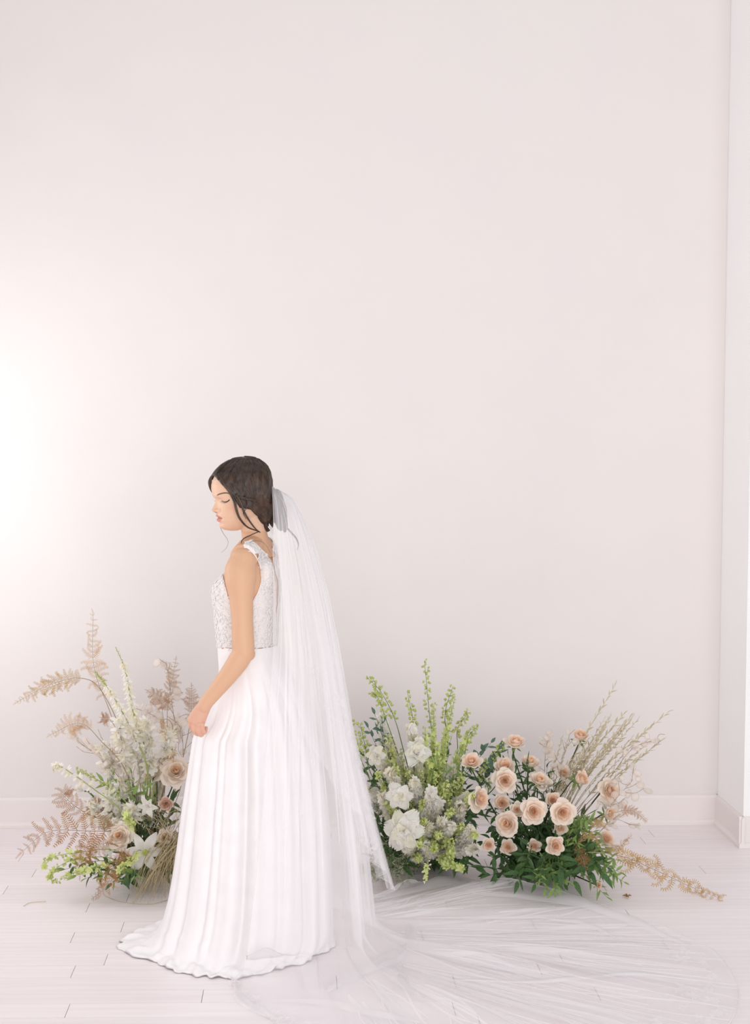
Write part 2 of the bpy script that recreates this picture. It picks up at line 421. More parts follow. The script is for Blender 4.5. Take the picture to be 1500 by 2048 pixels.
# skin tones: warmer arm, rosy hand, pink lips, cheek colour
rel = co - np.array(HC); hf = rel @ np.array(HF); hl = rel @ np.array(HL); hy = 985 - rel[:, 2] / SPX; hx = 490 - hf / SPX
base = np.tile(np.array(rgb(219, 174, 142)[:3]), (nv, 1))
def mixc(w, c): 
    global base
    base = base * (1 - w[:, None]) + np.array(c[:3]) * w[:, None]
ishead = (hy > 915) & (hy < 1062) & (hx > 400) & (hx < 560)
mixc(np.where(ishead, 0.65, 0.0), rgb(233, 196, 170))
mixc(np.where(ishead, 0.30 * np.exp(-((hx - 454) / 11)**2 - ((hy - 1013) / 8)**2), 0), rgb(222, 138, 118))
hw = .027 * np.sqrt(np.clip(1 - ((hy - 1035.5) / 8.0)**2, 0, 1)) + .001
lips = np.clip((hw - np.abs(hl)) / .003, 0, 1) * np.clip((hy - 1027.6) / 1.2, 0, 1) * np.clip((1043 - hy) / 1.6, 0, 1) * (hx < 466) * ishead
mixc(lips * 0.85, rgb(206, 128, 116))
mixc(lips * np.exp(-((hy - 1035.1) / 0.9)**2) * 0.8, rgb(120, 60, 56))
lid = np.exp(-((np.abs(hl) - .033) / .013)**2 - ((hy - 997) / 3.6)**2) * (hf > 0) * ishead
mixc(lid * 0.35, rgb(196, 150, 126))
nos = np.exp(-((np.abs(hl) - .007) / .0035)**2 - ((hy - 1024.0) / 1.4)**2) * (hx < 440) * ishead
mixc(nos * 0.8, rgb(130, 74, 60))
hp = np.array(P(397, 1448, DH)); dh = np.linalg.norm(co - hp, axis=1)
mixc(0.55 * np.clip((.09 - dh) / .05, 0, 1), rgb(222, 168, 152))
rgba = np.ones((nv, 4)); rgba[:, :3] = base
at = bm_.color_attributes.new('tint', 'FLOAT_COLOR', 'POINT'); at.data.foreach_set('color', rgba.ravel())
body_o = link('body', bm_, bride)
BODY_BVH = BVHTree.FromPolygons([tuple(c) for c in co], [tuple(p.vertices) for p in bm_.polygons])

def on_head(px, py, side=1, lift=.0006):
    """point on the skin of the face seen from her left (or mirrored to her right)"""
    d = ray(px, py).normalized()
    h = BODY_BVH.ray_cast(Vector((0, 0, CAM_H)), d)
    q = h[0] + h[1] * lift
    return q if side > 0 else q - HL * (2 * (q - HC).dot(HL))
M_BROW = mat('brow_hair', rgb(122, 90, 72), rgb(100, 74, 60), rough=0.7, scale=200)
M_LASH = mat('lash', rgb(58, 40, 34), rgb(46, 32, 28), rough=0.6, scale=200)
for s in (1, -1):
    b = MB(); pts = [on_head(x, y, s) for x, y in ((434.5, 990.5), (438, 988.6), (443, 987), (448, 986), (454, 986), (459.5, 987.8))]
    b.tube(bez(pts, 16), [.0008 + .0013 * math.sin(math.pi * (0.15 + 0.8 * i / 15)) for i in range(16)], 6)
    b.build('eyebrow', M_BROW, bride)
    e = MB(); pts = [on_head(x, y, s, .001) for x, y in ((443.5, 1001.2), (447, 1003.2), (451, 1003.8), (455.5, 1002.4), (459, 999.6))]
    e.tube(bez(pts, 14), [.0005 + .0014 * (i / 13) for i in range(14)], 6)
    for k in range(11):
        q = bez(pts, 11)[k]; e.tube([q, q + HF * .004 + HL * s * .003 + Vector((0, 0, -.004)), q + HF * .008 + HL * s * .005 + Vector((0, 0, -.005))], [.0005, .0004, .0001], 4)
    e.build('eyelash', M_LASH, bride)

# --- hair: shell over the skull, gathered low at the back, with strands laid over it
M_HAIR = mat('dark_hair', rgb(66, 48, 38), rgb(36, 26, 21), rough=0.42, scale=90, stretch=(1, 1, 0.4), spec=0.5)
xbT = [(946,-900),(947,424),(950,430),(957,437),(970,449),(986,464),(994,470),(1005,475),(1012,480),(1016,500),(1030,512),(1047,520),(1062,526)]
hair = bpy.data.objects.new('hair', None)
hs = MB(); hr = []
yh = [919.5 + (1050 - 919.5) * i / 90 for i in range(91)]
for y in yh:
    row = []
    for j in range(120):
        th = 2*math.pi*j/120
        yy = max(y, 921.2); q = head_point(yy, th); c = HC + Vector((0, 0, hz(985)))
        ax = HC + HF * 0 + Vector((0, 0, hz(yy))); nrm = (q - HC); nrm.z *= .6; nrm.normalize()
        x = 490 - ((q - HC).dot(HF) * math.cos(HEAD_YAW) - abs((q - HC).dot(HL)) * math.sin(HEAD_YAW)) / SPX
        m = sstep(interp(xbT, yy) - 1.0, interp(xbT, yy) + 3.5, x)
        wv = .0012 * math.sin(th * 23 + y * .12) + .0010 * math.sin(th * 41 + y * .2)
        back = sstep(495, 535, x)
        off = (.0085 + .010 * back + .0025 * sstep(990, 940, y) + wv) * m - .006 * (1 - m)
        q = q + nrm * off
        if y < 921.2: q = q + Vector((0, 0, (921.2 - y) * SPX * .4))
        row.append(q)
    hr.append(row)
_c0 = sum(hr[3], Vector()) / 120; _r3 = hr[3]; dome = []
for k in range(8):                                   # rounded crown
    a = (k + .3) / 8 * math.pi / 2; dome.append([_c0 + Vector(((q.x - _c0.x) * math.sin(a), (q.y - _c0.y) * math.sin(a), (q.z - _c0.z) + .0075 * math.cos(a))) for q in _r3])
hr = dome + hr[3:]
n0 = len(hs.v); hs.grid(hr, True); hs.f.append(tuple(n0 + k for k in range(120)))
rotH = Matrix((HF, HL, Vector((0, 0, 1)))).transposed()
def hp_(px, py, l): return HC + HF * (((490 - px) * SPX + l * math.sin(HEAD_YAW)) / math.cos(HEAD_YAW)) + HL * l + Vector((0, 0, hz(py)))
hs.ball(hp_(524, 1024, .012), (.040, .058, .050), 24, 14, rotH)
hs.ball(hp_(531, 1046, .008), (.028, .042, .034), 24, 14, rotH)
bun = [(hp_(553, 1014, 0), (.026, .044, .062)), (hp_(561, 1032, .003), (.022, .038, .056)), (hp_(541, 1000, 0), (.020, .05, .05)), (hp_(569, 1050, .003), (.010, .022, .030))]
for c, r in bun: hs.ball(c, r, 24, 14, rotH)
hair_o = hs.build('hair', M_HAIR, bride)
HB = BVHTree.FromPolygons([tuple(v) for v in hs.v], hs.f)
st = MB(); hrn = random.Random(5)
cen = hp_(498, 985, 0)
def hair_hit(d, lift):
    far = cen + d * .4
    h = HB.ray_cast(far, -d)
    return h[0] + d * lift if h[0] else None
for k in range(1500):
    side = 1 if k % 3 else -1
    # from the parting (front to crown) sweeping over the side to the low knot
    a = hrn.uniform(0, 1); sx = 436 + a * 84; sy = 945 - 30 * math.sin(math.pi * min(1, a * 0.95 + 0.1)); jt = hrn.uniform(-1, 1)
    p0 = hp_(sx, sy, side * hrn.uniform(.001, .016))
    mid = hp_(sx + 16 + 10 * a + jt * 4, 968 + 24 * (1 - a) + jt * 5, side * .085)
    p2 = hp_(500 + 32 * a + jt * 4, 1012 - 18 * a + jt * 7, side * .075)
    p3 = hp_(538 + 10 * a + jt * 4, 1052 - 50 * a + jt * 6, side * .045)
    c = bez([p0, mid, p2, p3], 18); pts = []
    lift = hrn.uniform(-.0004, .0009)
    for i, q in enumerate(c):
        h = hair_hit((q - cen).normalized(), lift)
        if h: pts.append(h)
    if len(pts) > 6:
        ok = all((pts[i+1] - pts[i]).length < .035 for i in range(len(pts) - 1))
        if ok:
            r0 = hrn.uniform(.0005, .0013); n = len(pts)
            st.tube(pts, [r0 * (0.03 + 0.97 * min(1, i / 5) * math.sin(math.pi * (i + .3) / (n + .2)) ** .5) for i in range(n)], 4)
M_HAIR2 = mat('hair_strands', rgb(92, 68, 53), rgb(44, 32, 26), rough=0.38, scale=60, stretch=(1, 1, 0.5), spec=0.5)
tag(st.build('hair_strands', M_HAIR2, hair_o), 'fine dark strands combed back to a low knot', kind='stuff')
# loose locks framing the face
def lock(pts, r0, r1, n=5, spread=.004, name='hair_lock'):
    m = MB()
    for k in range(n):
        o = Vector((hrn.uniform(-1, 1), hrn.uniform(-1, 1), hrn.uniform(-1, 1))) * spread if n > 1 else Vector((0, 0, 0))
        c = bez([q + o * (1 - abs(2 * i / (len(pts) - 1) - .9) * .7) for i, q in enumerate(pts)], 26)
        m.tube(c, [r0 + (r1 - r0) * (i / 25) ** .8 for i in range(26)], 6)
    return m.build(name, M_HAIR2, hair_o)
def near(lst, l=.083): return [hp_(x, y, l if len(q) == 0 else q[0]) for x, y, *q in lst]
lock(near([(452, 968, .062), (463, 984, .072), (471, 999, .078), (474.5, 1015, .080), (481, 1033, .080), (496, 1051, .076), (519, 1061, .066)]), .0030, .0011, 7, .0035)
lock(near([(474, 985, .078), (484, 1003, .086), (490, 1020, .088), (500, 1038, .082), (512, 1055, .070), (521, 1063, .06)]), .0034, .0013, 7, .0045)
lock(near([(492, 990, .084), (497, 1004, .09), (493, 1016, .09), (488, 1024, .088), (494, 1036, .085)]), .0022, .0008, 3, .002)
lock(near([(462, 982, .07), (475, 990, .078), (490, 994, .084), (508, 998, .084), (530, 1004, .07)]), .0030, .0022, 7, .004)
lock(near([(440, 946, .035), (448, 962, .055), (460, 978, .068), (476, 990, .078)]), .0030, .0030, 7, .003)
lock(near([(519, 1061, .066), (503, 1067, .085), (490, 1073, .10), (485.5, 1080, .11), (489, 1086, .105), (494, 1086, .10)]), .0013, .0005, 2, .0015)
lock(near([(497, 1083, .12), (508, 1078, .11), (522, 1079, .10), (534, 1089, .09), (541, 1104, .08)]), .0006, .0004, 1)
lock(near([(441, 1056, -.02), (447, 1068, -.02), (455, 1080, -.02), (455, 1090, -.02), (450, 1099, -.02), (443, 1105, -.02)]), .0007, .0003, 1)
lock(near([(572, 1056, .0), (583, 1068, .0), (593, 1080, .0), (597, 1092, .0), (594.5, 1103, .0)]), .0022, .0010, 3, .002)
lock(near([(438, 943, -.02), (426, 951, -.035), (420.5, 961, -.04), (420.5, 972, -.042), (424, 983, -.046), (430, 992, -.052)]), .0040, .0014, 16, .0050)
# pearl hair pin at the nape
pin = MB()
for k in range(5):
    t = k / 4; pin.ball(hp_(538 + 8 * t, 1053 + 12 * t, .058), .0032, 8, 6); 
    pin.ball(hp_(539 + 8 * t, 1049 + 11 * t, .060), (.0018, .0018, .006), 6, 5)
pin.build('hair_pin', mat('pearl', rgb(246, 243, 240), rgb(236, 232, 230), rough=0.25, scale=90), bride)

# --- gown: lace bodice
M_MESH = mat('sheer_bodice', rgb(253, 249, 247), rgb(244, 237, 233), rough=0.8, scale=180, alpha=0.84)
M_LACE = mat('lace', rgb(250, 247, 246), rgb(240, 236, 235), rough=0.8, scale=120, trans=0.15)
M_GOWN = mat('gown_crepe', rgb(243, 239, 239), rgb(238, 234, 235), rough=0.75, scale=14, spec=0.2)
gown = MB()
def inpoly(x, y, poly):
    c = False; n = len(poly)
    for i in range(n):
        x1, y1 = poly[i]; x2, y2 = poly[i-1]
        if (y1 > y) != (y2 > y) and x < (x2 - x1) * (y - y1) / (y2 - y1) + x1: c = not c
    return c
# outline of the bodice seen from her left side (image plane), straps going over the shoulders
OUT_N = [(486, 1092), (489, 1084), (503, 1081), (523, 1099), (538, 1117), (545, 1140), (549, 1177), (550, 1238), (575, 1239), (575, 1296), (415, 1296), (415, 1150), (440, 1142), (447, 1150),
         (452, 1172), (458, 1196), (470, 1212), (490, 1214), (504, 1202), (514, 1186), (522, 1161), (520, 1136), (511.5, 1113.5), (497, 1098)]
OUT_F = OUT_N
def to_img(q):
    v = CROT.transposed() @ (Vector(q) - Vector((0, 0, CAM_H)))
    return CX + F_PX * v.x / -v.z, CY - F_PX * v.y / -v.z
# faces of the torso that lie inside the outline, lifted off the skin
vn = np.empty(nv * 3); bm_.vertices.foreach_get('normal', vn); vn = vn.reshape(-1, 3)
nf = len(bm_.polygons)
z_hi, z_lo = P(500, 1072, D0).z, P(500, 1296, D0).z
cand = np.nonzero((co[:, 2] < z_hi) & (co[:, 2] > z_lo))[0]
sel = np.zeros(nv, bool); ncos, nsin = math.cos(TT), math.sin(TT)
ARM = bez([P(486, 1120, DS), P(481, 1150, DS - .01), P(482.5, 1195, DS - .022), P(486, 1290, DS - .035)], 30)
for i in cand:
    q = Vector(co[i]); x, y = to_img(q); yc = min(max(y, 1093), 1500)
    xl, xr, b_ = interp(torT, yc, 1), interp(torT, yc, 2), interp(torT, yc, 3)
    c = P((xl + xr) / 2, yc, D0); rel_ = q - c; l = rel_.dot(TL); fw = rel_.dot(TF)
    half = (xr - xl) / 2 * SPX
    a_ = math.sqrt(max(half**2 - (b_ * nsin)**2, (.3 * half)**2)) / ncos
    if y > 1108 and abs(l) > .06 and math.sqrt((fw / a_)**2 + (l / b_)**2) > (1.16 if fw > -.01 else 1.5): continue
    if y > 1180 and l > 0 and min((q - a_).length for a_ in ARM) < .0425: continue
    if l < 0: q = q - TL * (2 * l); x, y = to_img(q)
    if inpoly(x, y, OUT_N): sel[i] = True
bv = {i: Vector(co[i]) + Vector(vn[i]) * .0032 for i in np.nonzero(sel)[0]}
bf_ = []
pv = np.empty(nf * 4, int); bm_.polygons.foreach_get('vertices', pv) if all(len(p.vertices) == 4 for p in bm_.polygons) else None
pv = pv.reshape(-1, 4)
for f in pv[sel[pv].all(axis=1)]: bf_.append(tuple(int(k) for k in f))
bod = MB(); used = sorted({q for f in bf_ for q in f}); rmap = {q: n for n, q in enumerate(used)}
bod.v = [tuple(bv[q]) for q in used]; bod.f = [tuple(rmap[q] for q in f) for f in bf_]
bod_o = bod.build('bodice', M_MESH, bride); bod_o['label'] = 'sheer sleeveless bodice covered with white lace'
# lace motifs: leaves and small flowers sewn on the mesh
lc = MB(); ln = random.Random(11)
def lleaf(c, n, t, L, W):
    n = n.normalized(); t = (t - n * t.dot(n)).normalized(); s = n.cross(t); rows_ = []
    for i in range(7):
        u = i / 6; wd = W * math.sin(math.pi * min(1, u * .93 + .04)) ** .8; cc = c + t * (L * u) + s * (.18 * L * math.sin(u * 2.6)) - n * (.10 * L * u * u)
        rows_.append([cc - s * wd, cc + n * .0012, cc + s * wd])
    lc.grid(rows_)
for k in range(1300):
    f = bf_[ln.randrange(len(bf_))]; q = sum((bv[i] for i in f), Vector()) / 4
    n = (bv[f[1]] - bv[f[0]]).cross(bv[f[3]] - bv[f[0]])
    if n.length == 0: continue
    n.normalize(); cc = P(495, 1190, D0); cc.z = q.z
    if n.dot(q - cc) < 0: n = -n
    x, y = to_img(q)
    if k % 4 == 0:
        a0 = ln.uniform(0, 6.28); t0 = n.orthogonal().normalized()
        for a in range(5):
            lleaf(q + n * .002, n, Quaternion(n, a0 + a * 1.2566) @ t0, .0072, .0031)
        lc.ball(q + n * .003, .0018, 6, 5)
    else:
        t0 = Quaternion(n, ln.uniform(0, 6.28)) @ n.orthogonal().normalized()
        lleaf(q + n * .0018, n, t0, ln.uniform(.008, .018), ln.uniform(.0018, .0036))
tag(lc.build('lace_applique', M_LACE, bod_o), 'white lace leaves and flowers sewn on the sheer bodice', kind='stuff')
# bound edges of the armhole, neck and back
def edge_run(pts, r, l=1):
    out = []
    for x, y in pts:
        o = P(x, y, D0 - .5); h = BODY_BVH.ray_cast(o, ray(x, y).normalized())
        if h[0]: out.append(h[0] + h[1] * .003)
    return out
eb = MB()
for seq in ([(488, 1096.5), (497, 1097), (511.5, 1113.5), (520, 1136), (522, 1161), (514.5, 1186), (507, 1199)],
            [(490, 1087), (503, 1083.5), (522, 1100), (537, 1117.5), (544, 1140), (548, 1177), (549, 1238)]):
    pts = edge_run(seq, .002)
    if len(pts) > 3: eb.tube(bez(pts, 30), .0022, 6)
eb.build('edge_binding', M_GOWN, bod_o)

# --- gown: skirt with hanging folds and a hem lying on the floor
LT = [(1288,434.5),(1310,436),(1340,438),(1380,432),(1410,424),(1440,408),(1465,389),(1480,385),(1520,379),(1560,373),(1620,364),(1690,355),(1750,346),(1800,337),(1840,326),(1862,312),(1880,300)]
RT = [(1288,555),(1310,564),(1340,580),(1380,600),(1420,618),(1480,640),(1560,652),(1650,660),(1750,664),(1850,667),(1880,668)]
BN = [(1288,.116),(1310,.126),(1340,.140),(1380,.160),(1420,.168),(1480,.172),(1560,.182),(1650,.195),(1750,.208),(1850,.225),(1880,.235)]
NS = 420
hemN = [G(x, y) for x, y in ((236,1899),(252,1908),(275,1917),(300,1924),(330,1937),(360,1946),(385,1953),(420,1956),(450,1958),(480,1959),(505,1954),(530,1952),(550,1941),(580,1934),(612,1928),(625,1913),(645,1908),(660,1900),(672,1890))]
hc = Vector(((hemN[0].x + hemN[-1].x) / 2 + .03, 4.60, 0))
def hem_point(phi):
    """floor outline of the hem, phi = 0 at the front (left), pi/2 towards the camera"""
    near_ = math.sin(phi) >= 0
    d = Vector((-math.cos(phi), -math.sin(phi), 0))
    if near_:
        best = None
        for a, b in zip(hemN, hemN[1:]):
            # intersect the ray hc + d t with a-b
            e = b - a; den = d.x * e.y - d.y * e.x
            if abs(den) < 1e-9: continue
            t = ((a.x - hc.x) * e.y - (a.y - hc.y) * e.x) / den; u = ((a.x - hc.x) * d.y - (a.y - hc.y) * d.x) / den
            if -.02 <= u <= 1.02 and t > 0: best = t if best is None else max(best, t)
        if best: return hc + d * best
    ph = phi % (2*math.pi)
    a = (hemN[0] - hc).length * (0.5 + 0.5*math.cos(ph)) + (hemN[-1] - hc).length * (0.5 - 0.5*math.cos(ph))
    return hc + Vector((-math.cos(phi) * a, -math.sin(phi) * .30, 0))
fold_rnd = random.Random(21)
folds = [(k, fold_rnd.uniform(0, 6.28), fold_rnd.uniform(.6, 1.2)) for k in (5, 9, 13, 17, 22, 29)]
MAJOR = [(R(86), .055, -.030), (R(95), .07, .016), (R(77), .08, .014), (R(58), .05, -.016), (R(47), .09, .010), (R(36), .05, -.018), (R(112), .05, -.020), (R(121), .07, .012), (R(134), .05, -.022), (R(150), .05, -.018), (R(66), .04, -.010), (R(22), .05, -.012)]
def skirt_ring(y, drop):
    xl, xr, b = interp(LT, y), interp(RT, y), interp(BN, y)
    c = P((xl + xr) / 2, y, D0); a = (P(xr, y, D0) - P(xl, y, D0)).length / 2
    row = []
    for j in range(NS):
        ph = 2*math.pi*j/NS; g = 0
        for k, p, s in folds: g += s * math.sin(k * ph + p + .25 * math.sin(ph * 2 + drop * 2)) / (k ** .62)
        amp = .0005 + .0125 * drop ** 1.1
        big = 0
        for c0, w0, d0 in MAJOR: big += d0 * gs((ph - c0 + .10 * (1 - drop)), 0, w0)
        big *= sstep(.02, .45, drop)
        # silhouette ends stay where they are
        amp *= 1 - .55 * abs(math.cos(ph)) ** 6
        r = 1 + 0 * g
        q = c + Vector((-math.cos(ph) * a, -math.sin(ph) * b, 0))
        nrm = Vector((-math.cos(ph) / a, -math.sin(ph) / b, 0)).normalized()
        gg = g if g > 0 else g * 1.5
        row.append(q + nrm * (gg * amp + big))
    return row
sk = []
yl = [1288 + 562 * (i / 80) for i in range(81)]
for y in yl: sk.append(skirt_ring(y, (y - 1288) / 562))
last = sk[-1]; zl = last[0].z
for i in range(1, 27):
    t = i / 26; row = []
    for j in range(NS):
        ph = 2*math.pi*j/NS; h = hem_point(ph); q = last[j]
        rip = .018 * t * math.sin(ph * 19 + 3 * math.sin(ph * 5)) + .008 * t * math.sin(ph * 43 + 1)
        h2 = h + (h - hc).normalized() * rip * .4
        s = t ** 1.55
        x = q.x + (h2.x - q.x) * s; yv = q.y + (h2.y - q.y) * s
        z = zl * (1 - t) ** 1.9 + .0035
        lie = sstep(.45, .8, t)
        z += lie * (.012 + .009 * math.sin(ph * 23 + 2 + 2 * math.sin(ph * 3)) + .004 * math.sin(ph * 47 + t * 6) + .008 * math.sin(ph * 13 - t * 9)) * (1.05 - .55 * t)
        if i == 26: z = max(.002, z * .35)
        row.append(Vector((x, yv, max(z, .002))))
    sk.append(row)
# turned-up hem thickness
sk.append([q + Vector((0, 0, .003)) - (q - hc).normalized() * .006 for q in sk[-1]])
skirt = MB(); skirt.grid(sk, True)
skirt_o = skirt.build('skirt', M_GOWN, bride); skirt_o['label'] = 'plain white floor-length skirt pooling at the hem'

# ------------------------------------------------------------------ veil
M_TULLE = mat('white_tulle', rgb(255, 252, 253), rgb(252, 249, 251), rough=0.9, scale=6, trans=0.15, alpha=0.30, spec=0.1)
M_TULLE2 = mat('white_tulle_fine', rgb(255, 252, 253), rgb(252, 249, 251), rough=0.9, scale=6, trans=0.15, alpha=0.25, spec=0.1)
M_VEDGE = mat('veil_edge', rgb(252, 249, 249), rgb(248, 245, 246), rough=0.85, scale=30, trans=0.35, alpha=0.6)
veil = thing('veil', G(760, 1880), 'long sheer white tulle veil falling from her hair and trailing over the floor', 'veil')
vr = random.Random(31)
#       y     near-edge  right   near depth  far depth
VT = [(976, 545, 550, .030, .030), (984, 545, 566, .045, .04), (1000, 546.5, 584, .058, .05), (1040, 548, 606, .078, .07), (1080, 547, 621, .10, .085), (1120, 547.5, 634, .125, .10), (1200, 549, 655, .155, .12), (1290, 548, 672, .175, .14), (1400, 540, 690, .21, .16),
      (1550, 532, 712, .235, .19), (1700, 518, 732, .265, .22), (1800, 506, 742, .285, .25), (1850, 500, 748, .295, .27)]
def veil_point(T, u, y, ph, ampk=1.0, far_frac=.30):
    xl, xr, dn, df = (interp(T, y, k) for k in (1, 2, 3, 4))
    c = P((xl + xr) / 2, y, D0); z = c.z
    s = math.sin(math.pi * min(1.0, u * .93))
    if u <= .54: x = xl + (xr - xl) * s ** .8
    else:
        e = (u - .54) / .46; x = xr - (xr - xl) * (1 - far_frac) * (1 - math.cos(e * math.pi / 2))
    dep = D0 - dn * math.cos(math.pi * u) if u < .5 else D0 - df * math.cos(math.pi * u)
    q = P(x, y, D0); q = Vector((q.x, dep, z))
    h = sstep(976, 1750, y); amp = (.0075 + .012 * h) * ampk * sstep(974, 1010, y)
    g = math.sin(u * 47 + ph + 1.2 * math.sin(u * 9)) + .7 * math.sin(u * 83 + 2 * ph + .6 * h) + .5 * math.sin(u * 131 + 3 * ph) + .8 * math.sin(u * 23 + ph * .7 + h)
    t = math.pi * u; nrm = Vector((math.sin(t), -math.cos(t), 0))
    return q + nrm * g * amp * (.45 if .42 < u < .62 else 1) * (.35 + .65 * min(1, 6 * u))
# floor outline of the train: u = 0 is the edge in front of the gown, u = 1 the edge beside the flowers
TRAIN = [(462, 1958), (476, 1992), (520, 2026), (600, 2075), (760, 2130), (960, 2160), (1180, 2150), (1350, 2110), (1448, 2060), (1478, 2000), (1462, 1950), (1425, 1906), (1370, 1880), (1290, 1848), (1180, 1802), (1080, 1782), (985, 1779), (935, 1760), (898, 1757), (850, 1768), (790, 1792), (742, 1803)]
TE = bez([G(*q) for q in TRAIN], 400)
L_ = [0]
for a, b in zip(TE, TE[1:]): L_.append(L_[-1] + (b - a).length)
def train_end(u):
    t = u * L_[-1]; k = min(np.searchsorted(L_, t), 399); return TE[int(k)]
NU = 240
us = [i / (NU - 1) for i in range(NU)]
ys_v = [976 + (1850 - 976) * (i / 120) ** 1.05 for i in range(121)]
rows = [[veil_point(VT, u, y, .4) for u in us] for y in ys_v]
base_r = rows[-1]; zb_ = base_r[0].z
NTR = 90
for i in range(1, NTR + 1):
    t = i / NTR; row = []
    for j, u in enumerate(us):
        q = base_r[j]; e = train_end(u)
        s = t ** 1.25
        x = q.x + (e.x - q.x) * s; y = q.y + (e.y - q.y) * s
        d = (e - q); nd = Vector((-d.y, d.x, 0)).normalized()
        L = math.hypot(d.x, d.y)
        drop = zb_ * max(0, 1 - t * max(.3, L) / .22) ** 2
        lie = sstep(.0, .15, t * L)
        w1 = math.sin(u * 61 + 3.0 * t + 2 * math.sin(u * 13)) ; w2 = math.sin(u * 107 + 5 * t + 1); w3 = math.sin(u * 29 - 4 * t + .5)
        z = .004 + drop + lie * max(0, (.007 * w1 + .006 * w2 + .009 * w3 + .006)) * (1.1 - .45 * t)
        z += .05 * gs(u, .955, .018) * sstep(.25, .9, t) * (.6 + .4 * math.sin(t * 7)) + .028 * gs(u, .83, .03) * sstep(.3, .95, t)    # raised fold along the back edge
        z += .035 * gs(u, .03, .03) * sstep(.5, .1, t)
        x += nd.x * lie * .012 * w3 * math.sin(math.pi * t); y += nd.y * lie * .012 * w3 * math.sin(math.pi * t)
        row.append(Vector((x, y, max(z, .003))))
    rows.append(row)
vm = MB(); vm.grid(rows)
# folded-over pleats: narrow doubled bands of the same cloth running down the veil and along the train
def pleat(rows_, j0, i0, i1, w, drift, lift):
    a, b = [], []; n = len(rows_[0]); M = max(8, (i1 - i0))
    for i in range(i0, i1 + 1):
        t = (i - i0) / (i1 - i0); j = min(max(j0 + drift * math.sin(t * 2.4 + j0), 1), n - 2); k = int(j); f = j - k
        p = rows_[i][k].lerp(rows_[i][k+1], f); s_ = (rows_[i][k+1] - rows_[i][k-1])
        s_ = s_.normalized() if s_.length > 1e-6 else Vector((1, 0, 0)); up_ = (rows_[min(i+1, len(rows_)-1)][k] - rows_[max(i-1, 0)][k]).cross(s_)
        up_ = up_.normalized() if up_.length > 1e-9 else Vector((0, 0, 1))
        if up_.z < -.3 or (abs(up_.z) <= .3 and up_.y > 0): up_ = -up_
        ww = w * math.sin(math.pi * min(.98, max(.02, t))) ** .5
        a.append(p - s_ * ww * .5 + up_ * lift); b.append(p + s_ * ww * .5 + up_ * lift * 1.6)
    return [a, b]
for k in range(200):
    i0 = 134 + int(vr.uniform(0, 45)); i1 = min(len(rows) - 1, i0 + int(vr.uniform(18, 60)))
    vm.grid(pleat(rows, vr.uniform(NU * .2, NU - 8), i0, i1, vr.uniform(.002, .010) if k % 4 else vr.uniform(.014, .03), vr.uniform(-5, 5), .0025))
for k in range(60):
    i0 = int(vr.uniform(2, 40)); i1 = min(120, i0 + int(vr.uniform(40, 90)))
    vm.grid(pleat(rows, vr.uniform(2, NU * .6), i0, i1, vr.uniform(.003, .012), vr.uniform(-3, 3), .003))
# gathered folds where the veil meets the floor behind the gown
def ribbon(pts, w, h):
    c = bez([G(x, y, .006) for x, y in pts], 40); a, m_, b = [], [], []
    for i, q in enumerate(c):
        t = (c[min(i+1, 39)] - c[max(i-1, 0)]).normalized(); s_ = Vector((-t.y, t.x, 0)); e = math.sin(math.pi * (i + .5) / 40) ** .6
        a.append(q - s_ * w * e); m_.append(q + Vector((0, 0, h * e * (1 + .3 * math.sin(i * .5))))); b.append(q + s_ * w * e)
    vm.grid([a, m_, b])
ribbon([(650, 1985), (700, 1955), (765, 1925), (815, 1893), (822, 1862), (806, 1832)], .030, .022)
ribbon([(700, 1950), (760, 1935), (800, 1915), (818, 1890)], .016, .016)
ribbon([(790, 1930), (800, 1960), (830, 1990), (850, 2004)], .012, .02)
ribbon([(800, 1925), (812, 1955), (818, 1975)], .012, .02)
ribbon([(470, 1962), (482, 1998), (520, 2022), (560, 2040)], .02, .02)
ribbon([(545, 2000), (640, 2005), (760, 2030), (840, 2044)], .02, .015)
ribbon([(760, 1800), (830, 1782), (900, 1768), (965, 1788), (1040, 1792)], .022, .03)
ribbon([(965, 1788), (1080, 1800), (1180, 1816), (1290, 1858), (1380, 1893)], .018, .03)
ribbon([(830, 1850), (940, 1842), (1040, 1825), (1110, 1812)], .008, .014)
ribbon([(960, 1900), (1100, 1905), (1240, 1890), (1360, 1905)], .006, .012)
ribbon([(900, 1960), (1080, 1965), (1250, 1950), (1420, 1962)], .006, .012)
ribbon([(1090, 1838), (1170, 1850), (1240, 1880)], .008, .014)
# the edge beside the flowers is turned over
for (ja, jb, wd) in ((NU - 62, NU - 3, .030), (3, 40, .02)):
    ra = [rows[-1][j] + Vector((0, 0, .003)) for j in range(ja, jb)]; rb = [rows[-1][j].lerp(rows[-2 - int(wd * 100)][j], 1.0) + Vector((0, 0, .005)) for j in range(ja, jb)]
    vm.grid([ra, rb])
tulle = vm.build('tulle', M_TULLE, veil); tulle['label'] = 'long tulle layer pooling into a train'
# narrow rolled edge of the train
em = MB(); em.tube([q + Vector((0, 0, .001)) for q in rows[-1]], .0022, 5, hint=(0, 0, 1))
em.tube([r[0] for r in rows], .0007, 5); em.tube([r[-1] for r in rows[60:]], .0009, 5)
em.build('rolled_edge', M_VEDGE, tulle)
